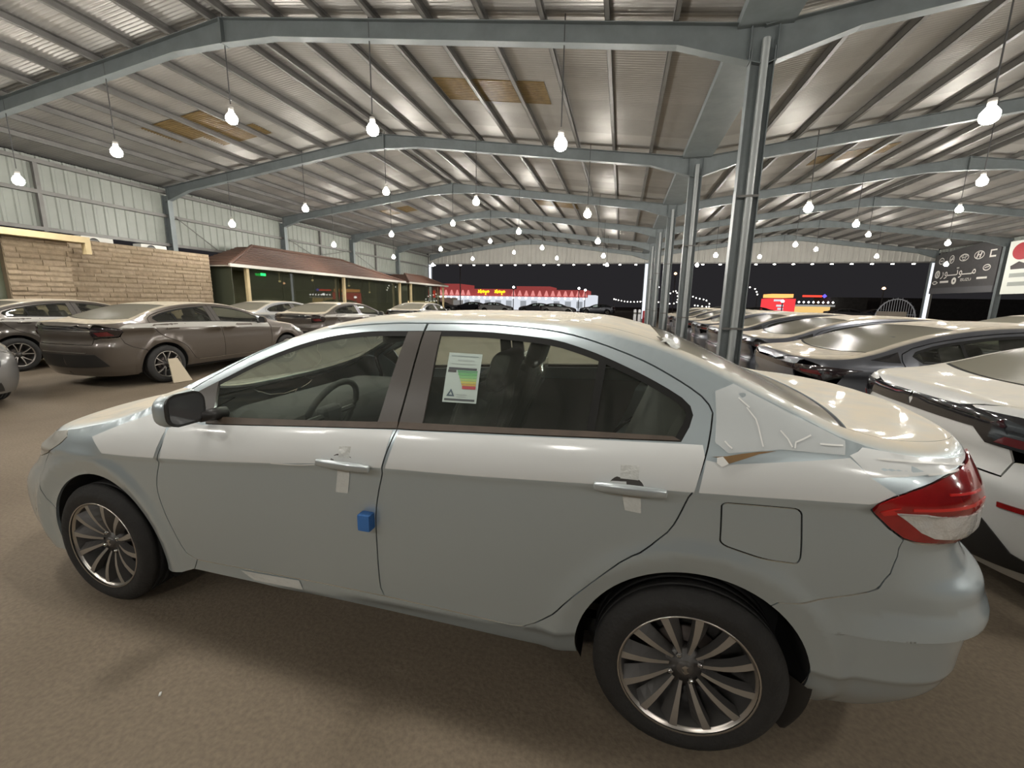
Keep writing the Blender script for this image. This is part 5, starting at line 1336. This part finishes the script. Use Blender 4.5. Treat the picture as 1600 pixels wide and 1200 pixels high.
def ring(y, z, a, b, t=.045, n=28, nm='logo_ring'):
    v = []; f = []
    for k in range(n):
        c, s = math.cos(2 * PI * k / n), math.sin(2 * PI * k / n); v += [(a * c, b * s, .0), ((a - t) * c, (b - t) * s, .0)]
    f = [(2 * k, 2 * ((k + 1) % n), 2 * ((k + 1) % n) + 1, 2 * k + 1) for k in range(n)]
    onboard(v, f, y, z, nm)
def bar(y, z, pts, nm='logo_mark'): onboard([(p[0], p[1], .001) for p in pts], [tuple(range(len(pts)))], y, z, nm)
ring(33.1, 4.42, .22, .20); bar(33.1, 4.42, [(-.1, -.03), (.1, -.03), (.1, .03), (-.1, .03)])
ring(32.25, 4.45, .20, .24); bar(32.25, 4.45, [(-.12, -.1), (-.06, -.14), (.12, .1), (.06, .14)]); bar(32.25, 4.45, [(-.12, .03), (.12, .03), (.12, -.03), (-.12, -.03)])
ring(31.3, 4.47, .36, .21); ring(31.3, 4.50, .13, .19, .035); ring(31.3, 4.55, .25, .09, .035)
ring(30.2, 4.50, .36, .23)
for p in ([(-.20, -.15), (-.11, -.15), (-.02, .15), (-.11, .15)], [(.02, -.15), (.11, -.15), (.20, .15), (.11, .15)], [(-.11, -.03), (.12, -.01), (.13, .04), (-.09, .03)]): bar(30.2, 4.50, p)
bar(29.25, 4.50, [(-.22, -.2), (-.13, -.2), (-.13, .2), (-.22, .2)]); bar(29.25, 4.5, [(-.13, -.2), (.2, -.2), (.2, -.11), (-.13, -.11)]); bar(29.25, 4.5, [(-.13, .13), (.2, .13), (.2, .2), (-.13, .2)])
ring(33.25, 3.62, .22, .24, .09)
for p in ([(-.06, -.14), (0, -.14), (0, .14), (-.06, .14)], [(0, .0), (.08, .13), (.14, .13), (.05, .0)], [(0, .0), (.08, -.13), (.14, -.13), (.05, .0)]): bar(33.25, 3.62, p)
# the word in the middle, right to left
try:
    tv, tf = text_mesh('\uFEAD\uFEEE\u0640\u0640\u0640\uFE97\uFEEE\u0640\u0640\u0640\uFEE3', .62, .0)
    if len(tv) > 20:
        w_ = max(p[0] for p in tv) - min(p[0] for p in tv); k_ = 2.75 / w_
        onboard([(p[0] * k_, p[1] * min(k_, 1.25), .002) for p in tv], tf, 31.55, 3.72, 'word')
except Exception as ex: print('text', ex)
ring(29.5, 3.78, .26, .17)
bar(29.5, 3.78, [(-.14, -.03), (.16, .03), (.16, .07), (-.14, .01)])
v = [(-.28, 0), (-.08, .11), (.08, .11), (.28, .0), (.08, -.11), (-.08, -.11)]; u = [(p[0] * .68, p[1] * .5) for p in v]
onboard([(p[0], p[1], 0) for p in v] + [(p[0], p[1], 0) for p in u], [(i, (i + 1) % 6, 6 + (i + 1) % 6, 6 + i) for i in range(6)], 33.35, 3.12, 'logo_mark')
bar(32.55, 3.15, [(-.36, -.06), (.36, -.06), (.36, .06), (-.36, .06)]); ring(31.75, 3.17, .19, .2, .13)
tv, tf = text_mesh('ISUZU', .22, 0); onboard([(p[0] * 1.35, p[1], .002) for p in tv], tf, 30.85, 3.2, 'word')
bar(29.7, 3.24, [(-.36, -.055), (.36, -.055), (.36, .055), (-.36, .055)])
RB_(MB().box(XW - .25, XW - .05, 33.4, 33.5, 2.5, 5.0)).build('bracket', M['steeld'], bd); RB_(MB().box(XW - .25, XW - .05, 29.2, 29.3, 2.5, 5.0)).build('bracket', M['steeld'], bd); RB_(MB().box(XW - .25, XW - .17, 33.65, 33.73, 0, 2.6)).build('leg', M['steeld'], bd)
tag(bd, 'dark grey signboard with rows of pale car logos and Arabic word', 'signboard')
bb = empty('billboard', (XW - .32, 25.8, 2.3))
RBB = lambda mb: (setattr(mb, 'v', [(p[0] - (XW - .32), p[1] - 25.8, p[2] - 2.3) for p in mb.v]), mb)[1]
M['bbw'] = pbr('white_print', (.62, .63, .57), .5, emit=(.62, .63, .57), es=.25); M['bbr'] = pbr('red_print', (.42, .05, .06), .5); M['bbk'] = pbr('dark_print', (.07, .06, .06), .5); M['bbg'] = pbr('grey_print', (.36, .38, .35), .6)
RBB(MB().box(XW - .30, XW - .24, 23.6, 28.35, 2.33, 4.95)).build('sheet', M['bbw'], bb)
mb = MB(); pts = [(27.55 + .55 * math.cos(a), 4.42 + .42 * math.sin(a)) for a in np.linspace(0, 2 * PI, 24, endpoint=False)]; mb.prism(pts, 'x', XW - .315, XW - .30); RBB(mb).build('red_print', M['bbr'], bb)
mb = MB(); mb.prism([(28.0, 3.55), (27.2, 3.55), (27.1, 3.75), (27.6, 3.92), (28.05, 3.72)], 'x', XW - .315, XW - .30); RBB(mb).build('dark_print', M['bbk'], bb)
for z in (3.15, 2.72): RBB(MB().box(XW - .315, XW - .30, 25.0, 28.0, z, z + .2)).build('grey_print', M['bbg'], bb)
tag(bb, 'white billboard with red and dark print at the right edge', 'billboard')

# ---------------------------------------------------------------- beyond the open end
M['asphalt2'] = M['floor']
M['redfascia'] = pbr('red_fascia', (.30, .035, .035), .5, emit=(.42, .075, .07), es=.55)  # emission stands in for uplight falling on the red fascia
M['pink'] = glow('uplight_pink', (1, .36, .34), .75); M['facade'] = glow('lit_facade', (.80, .84, .92), .85); M['facadedim'] = glow('lit_window', (.62, .66, .72), .5)
M['globe'] = glow('white_globe', (1, .98, .95), 6.0); M['yellow'] = glow('yellow_neon', (1, .70, .02), 1.6)
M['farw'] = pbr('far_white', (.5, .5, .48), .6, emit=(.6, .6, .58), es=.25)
rs = empty('restaurant', (-21.5, 80, 0))
def RR(mb): mb.v = [(p[0] + 21.5, p[1] - 80, p[2]) for p in mb.v]; return mb
secs = [(-38.6, -30.4, 4.7), (-30.4, -19.2, 3.8), (-19.2, -12.9, 4.35), (-12.9, -6.0, 3.75)]
for x0, x1, zt in secs:
    RR(MB().box(x0, x1, 80, 88, 0, 2.45)).build('facade', M['facade'], rs)
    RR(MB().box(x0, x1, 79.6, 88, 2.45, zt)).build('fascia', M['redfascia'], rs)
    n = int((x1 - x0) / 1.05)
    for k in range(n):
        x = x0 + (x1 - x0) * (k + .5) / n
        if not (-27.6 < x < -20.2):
            o = RR(MB().prism([(x - .42, 2.62), (x + .42, 2.62), (x + .10, min(zt - .2, 3.55)), (x - .10, min(zt - .2, 3.55))], 'y', 79.5, 79.6)).build('uplight_pool', M['pink'], rs)  # glowing pink shapes stand in for pools of uplight on the fascia
        mb = MB(); mb.lathe([(0, -.2), (.16, -.12), (.2, 0), (.16, .12), (0, .2)], 8, 'z', (x, 79.3, 2.2)); RR(mb).build('globe_lamp', M['globe'], rs)
    for k in range(int((x1 - x0) / 2.1)):
        x = x0 + .7 + k * 2.1; RR(MB().box(x, x + 1.1, 79.9, 80, .5, 1.7)).build('window', M['facadedim'], rs)
RR(MB().box(-6.0, -4.6, 80, 88, 0, 2.9)).build('facade', M['facade'], rs)
mb = MB()
for c0, wd in ((-25.6, 2.1), (-22.4, 1.9)):
    pts = [(c0 - wd / 2 + wd * k / 24, 79.4, 3.05 + .28 * abs(math.sin(k * .55)) + (.35 if k in (1, 12, 23) else 0)) for k in range(25)]
    mb.tube(pts, .17, 6); mb.tube([(c0 - .7, 79.4, 3.55), (c0 - .5, 79.4, 3.6)], .12, 6); mb.tube([(c0 + .3, 79.4, 2.8), (c0 + .5, 79.4, 2.78)], .12, 6)
RR(mb).build('yellow_sign', M['yellow'], rs)
tag(rs, 'long lit restaurant with red fascia and yellow sign beyond the open end', 'building')
def far_box(name, box, mat, label, cat):
    o = MB().box(*box).build(name, M[mat] if isinstance(mat, str) else mat); tag(o, label, cat); return o
sh = empty('lit_kiosk', (-38.8, 62, 0))
def at_kiosk(mb): mb.v = [(p[0] + 38.8, p[1] - 62, p[2]) for p in mb.v]; return mb
at_kiosk(MB().box(-33.0, -29.0, 62, 64, 0, 1.7)).build('window_band', M['violet'], sh); at_kiosk(MB().box(-33.6, -28.6, 61.8, 64, 1.9, 3.0)).build('red_sign', M['redglow'], sh); at_kiosk(MB().box(-36.5, -33.2, 62, 64, .6, 1.4)).build('warm_window', M['warmwin'], sh)
tag(sh, 'small shop with violet windows and red sign, left of the restaurant', 'shop')
far = empty('red_shop', (24, 70, 0))
def RF(mb): mb.v = [(p[0] - 24, p[1] - 70, p[2]) for p in mb.v]; return mb
M['redshop'] = glow('red_shopfront', (.9, .06, .07), 1.0); M['orange'] = glow('orange_sign', (1, .42, .12), 1.6); M['amber'] = glow('amber_window', (.95, .62, .22), .9); M['bluedot'] = glow('blue_dot', (.15, .12, .9), 1.5)
RF(MB().box(20.7, 24.0, 70, 74, .3, 2.6)).build('red_front', M['redshop'], far); RF(MB().box(20.9, 23.6, 69.9, 74, 2.75, 3.25)).build('orange_sign', M['orange'], far)
RF(MB().box(24.0, 28.4, 70, 74, .4, 1.55)).build('amber_windows', M['amber'], far); RF(MB().box(24.0, 28.9, 69.8, 74, 1.55, 1.8)).build('canopy', M['farw'], far)
for k in range(8): 
    mb = MB(); mb.lathe([(0, -.16), (.15, 0), (0, .16)], 8, 'z', (24.3 + .6 * k, 69.6, 2.15)); RF(mb).build('round_lamp', M['globe'], far)
for dx, z, w in ((.2, 2.35, 1.2), (.6, 1.6, .9), (.8, 1.15, .7), (.5, .75, 1.1)): RF(MB().box(21.0 + dx, 21.0 + dx + w, 69.9, 70, z - .14, z + .14)).build('white_sign', M['facade'], far)
RF(MB().box(25.2, 27.6, 71, 71.2, 2.9, 3.15)).build('red_bar_sign', M['redglow'], far); mb = MB(); mb.lathe([(0, -.3), (.3, 0), (0, .3)], 10, 'z', (27.9, 71, 3.05)); RF(mb).build('blue_sign', M['bluedot'], far)
RF(MB().box(28.5, 33, 70.5, 76, 0, 2.9)).build('dark_block', M['darkwall'], far)
tag(far, 'lit red shop front with amber windows and a row of round lamps', 'shop')
def far_bldg(x0, x1, y, z, label):
    e = MB().box(x0, x1, y, y + 8, 0, z).build('dark_building', M['darkwall']); tag(e, label, 'building')
far_bldg(38, 62, 85, 3.2, 'dark low block on the horizon right of the red shop'); far_bldg(62.5, 110, 88, 2.6, 'dark low block at the far right horizon')
# garlands of white light far away
M['garland'] = glow('white_garland', (1, .96, .88), 5.0)
for i, (pts, lab) in enumerate((([(8.6, 95, 3.0), (10.6, 95, 4.2), (11.0, 95, 2.0), (9.0, 95, 1.6)], 'white lit tent shape beside the second column'), ([(13.0, 95, 3.6), (14.6, 95, 2.9), (16.6, 95, 2.4), (17.2, 95, 1.2), (14.5, 95, 1.4)], 'white lit tent shape left of the nearest column'), ([(21.4, 90, 3.0), (22.2, 90, 4.3), (23.0, 90, 4.9), (23.9, 90, 4.6), (24.4, 90, 3.6)], 'white lit arch right of the nearest column'), ([(5.0, 95, 1.9), (6.6, 95, 1.7), (8.0, 95, 2.2)], 'low string of white lights beside the far columns'), ([(-1.6, 95, 2.4), (1.2, 95, 1.9), (4.2, 95, 2.0)], 'low string of warm white lights right of the restaurant'))):
    mb = MB(); mb.m = 1; mb.tube([Vector(p) for p in smooth_line(pts, .5)], .03, 4)
    for p in (pts[0], pts[-1]): mb.tube([(p[0], p[1], 0), p], .05, 5)
    mb.m = 0
    for p in smooth_line(pts, .55): mb.lathe([(0, -.14), (.12, -.06), (.12, .06), (0, .14)], 6, 'z', (p[0], p[1], p[2]))
    o = mb.build('light_garland', None, mats=[M['garland'], M['steeld']]); tag(o, lab, 'lights')
# street lamps
M['sodium'] = glow('orange_lamp', (1, .55, .3), 5)
def street_lamp(x, y, h, mat, label):
    e = empty('street_lamp', (x, y, 0))
    mb = MB(); mb.tube([(0, 0, 0), (0, 0, h)], .07, 6); mb.build('pole', M['steeld'], e)
    mb = MB(); mb.lathe([(0, -.2), (.18, -.1), (.22, 0), (.15, .12), (0, .2)], 10, 'z', (0, 0, h + .15)); mb.build('globe', M[mat], e, True)
    tag(e, label, 'street lamp')
for a in ((-17.4, 70, 3.7, 'globe', 'street lamp with white globe above the restaurant raised part'), (-6.7, 70, 3.6, 'globe', 'white globe lamp at the right end of the restaurant'), (-5.7, 70, 3.35, 'globe', 'second white globe lamp at the right end of the restaurant'), (34.4, 70, 4.0, 'sodium', 'orange street lamp over the dark road at the right'), (7.55, 70, 5.9, 'sodium', 'tall orange street lamp between the far columns'), (5.2, 70, 3.9, 'globe', 'small white street lamp left of the second column'), (13.9, 62, 1.6, 'globe', 'low white lamp between the two nearest columns'), (19.8, 62, 2.0, 'globe', 'low white lamp left of the red shop'), (-22.9, 60, 6.5, 'sodium', 'tall dark pole before the restaurant yellow sign')):
    street_lamp(*a)
# gate leaf, truck box, red drum
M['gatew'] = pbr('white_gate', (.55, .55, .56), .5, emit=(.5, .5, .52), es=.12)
ge = empty('arched_gate', (23.3, 45, 0))
mb = MB(); mb.tube([(1.5 * math.cos(a), 0, .55 + 1.75 * math.sin(a)) for a in np.linspace(0, PI, 25)], .05, 6); mb.build('arch_frame', M['gatew'], ge)
for k in range(15):
    x = -1.3 + 2.6 * k / 14; mb = MB(); mb.tube([(x, 0, .1), (x, 0, .55 + 1.75 * math.sqrt(max(0, 1 - (x / 1.5) ** 2)))], .022, 5); mb.build('gate_bar', M['gatew'], ge)
for k in range(13):
    a = PI * (k + 1) / 14; mb = MB(); mb.tube([(1.5 * math.cos(a), 0, .55 + 1.75 * math.sin(a)), (1.62 * math.cos(a), 0, .55 + 1.9 * math.sin(a))], .03, 5, True, .006); mb.build('spike', M['gatew'], ge)
MB().box(-1.5, 1.5, -.03, .03, .05, .12).build('bottom_rail', M['gatew'], ge); MB().box(-1.45, 1.45, -.02, .02, .95, 1.0).build('middle_rail', M['gatew'], ge)
MB().box(-1.5, -1.42, -.04, .04, 0, .6).build('gate_foot', M['gatew'], ge); MB().box(1.42, 1.5, -.04, .04, 0, .6).build('gate_foot', M['gatew'], ge)
tag(ge, 'white arched metal gate leaf with vertical bars beyond the right row', 'gate')
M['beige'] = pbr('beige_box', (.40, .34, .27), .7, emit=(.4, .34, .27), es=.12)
te = empty('box_truck', (-26.6, 64, 0))
MB().box(-1.6, 1.3, -1, 1, .55, 1.95).build('cargo_box', M['beige'], te); MB().box(1.35, 2.3, -.9, .9, .45, 1.6).build('cab', M['farw'], te)
for x in (-1.0, 1.7):
    for y in (-1.0, .8):
        mb = MB(); mb.lathe([(0, 0), (.4, 0), (.42, .05), (.42, .2), (0, .2)], 16, 'y', (x, y, .42)); mb.build('truck_wheel', M['rubber'], te)
tag(te, 'small truck with a beige cargo box in front of the restaurant', 'truck')
te = empty('pickup_trailer', (21.6, 42, 0)); MB().box(-.8, .5, -.8, .8, .7, 1.25).build('load_box', M['beige'], te); MB().box(-1.6, 1.2, -.8, .8, .45, .7).build('bed', M['farw'], te)
for x in (-1.0, .7):
    mb = MB(); mb.lathe([(0, 0), (.32, 0), (.33, .05), (.33, .2), (0, .2)], 14, 'y', (x, -.85, .33)); mb.build('trailer_wheel', M['rubber'], te)
tag(te, 'low flat trailer with a pale box left of the arched gate', 'trailer')
M['redp'] = pbr('red_paint', (.36, .03, .04), .4)
e = empty('red_drum', (1.72, 32.6, 0)); mb = MB(); mb.lathe([(0, 0), (.2, 0), (.21, .02), (.21, .5), (.22, .52), (.21, .54), (.21, 1.0), (.2, 1.02), (0, 1.02)], 18, 'z'); mb.build('body', M['redp'], e, True)
MB().box(-.05, .05, -.05, .05, 1.02, 1.25).build('nozzle', M['black'], e)
tag(e, 'red drum standing at the foot of the far middle column', 'drum')
for i, x in enumerate((.95, 1.25, 2.3)):
    e = empty('bollard', (x, 31.4, 0)); mb = MB(); mb.lathe([(0, 0), (.10, 0), (.10, 1.05), (.07, 1.12), (0, 1.12)], 14, 'z'); mb.build('post', M['gatew'], e, True); mb = MB(); mb.lathe([(.102, .8), (.104, .8), (.104, .92), (.102, .92)], 14, 'z'); mb.build('band', M['steeld'], e)
    tag(e, 'white bollard near the far middle column, %s' % ['leftmost', 'just left of the red drum', 'right of the red drum'][i], 'bollard', 'bollards by the far middle column')
# street cars far out
fc = [(-35, 58), (-22.4, 55), (-22.2, 58.5), (-14.6, 55), (-12.8, 58.5), (-6.4, 55), (-4.5, 58.5), (13.0, 55), (14.5, 60), (26.0, 56), (27.5, 60)]
for i, (x, y) in enumerate(fc):
    far_car('wing', ['slate', 'grey', 'slate2', 'white'][i % 4], (x, y, 0), PI if i % 2 else 0, ['slate', 'grey', 'slate blue', 'white'][i % 4] + ' car on the far street, %s from the left' % ORD[i], grp='cars on the far street')
# small litter on the floor
r = random.Random(5)
lit = [(-1.62, 1.02), (-.93, .75), (.62, .98)]
for i, (x, y) in enumerate(lit):
    mb = MB(); mb.rbox((0, 0, .003), (.007 + .003 * r.random(), .004, .003), .002, 1); o = mb.build('paper_scrap', M['paper'], loc=(x, y, 0), rot=(0, 0, r.uniform(0, 3)))
    tag(o, 'tiny white paper scrap on the floor, %s from the front wheel' % ORD[i], 'scrap', 'paper scraps on the floor')
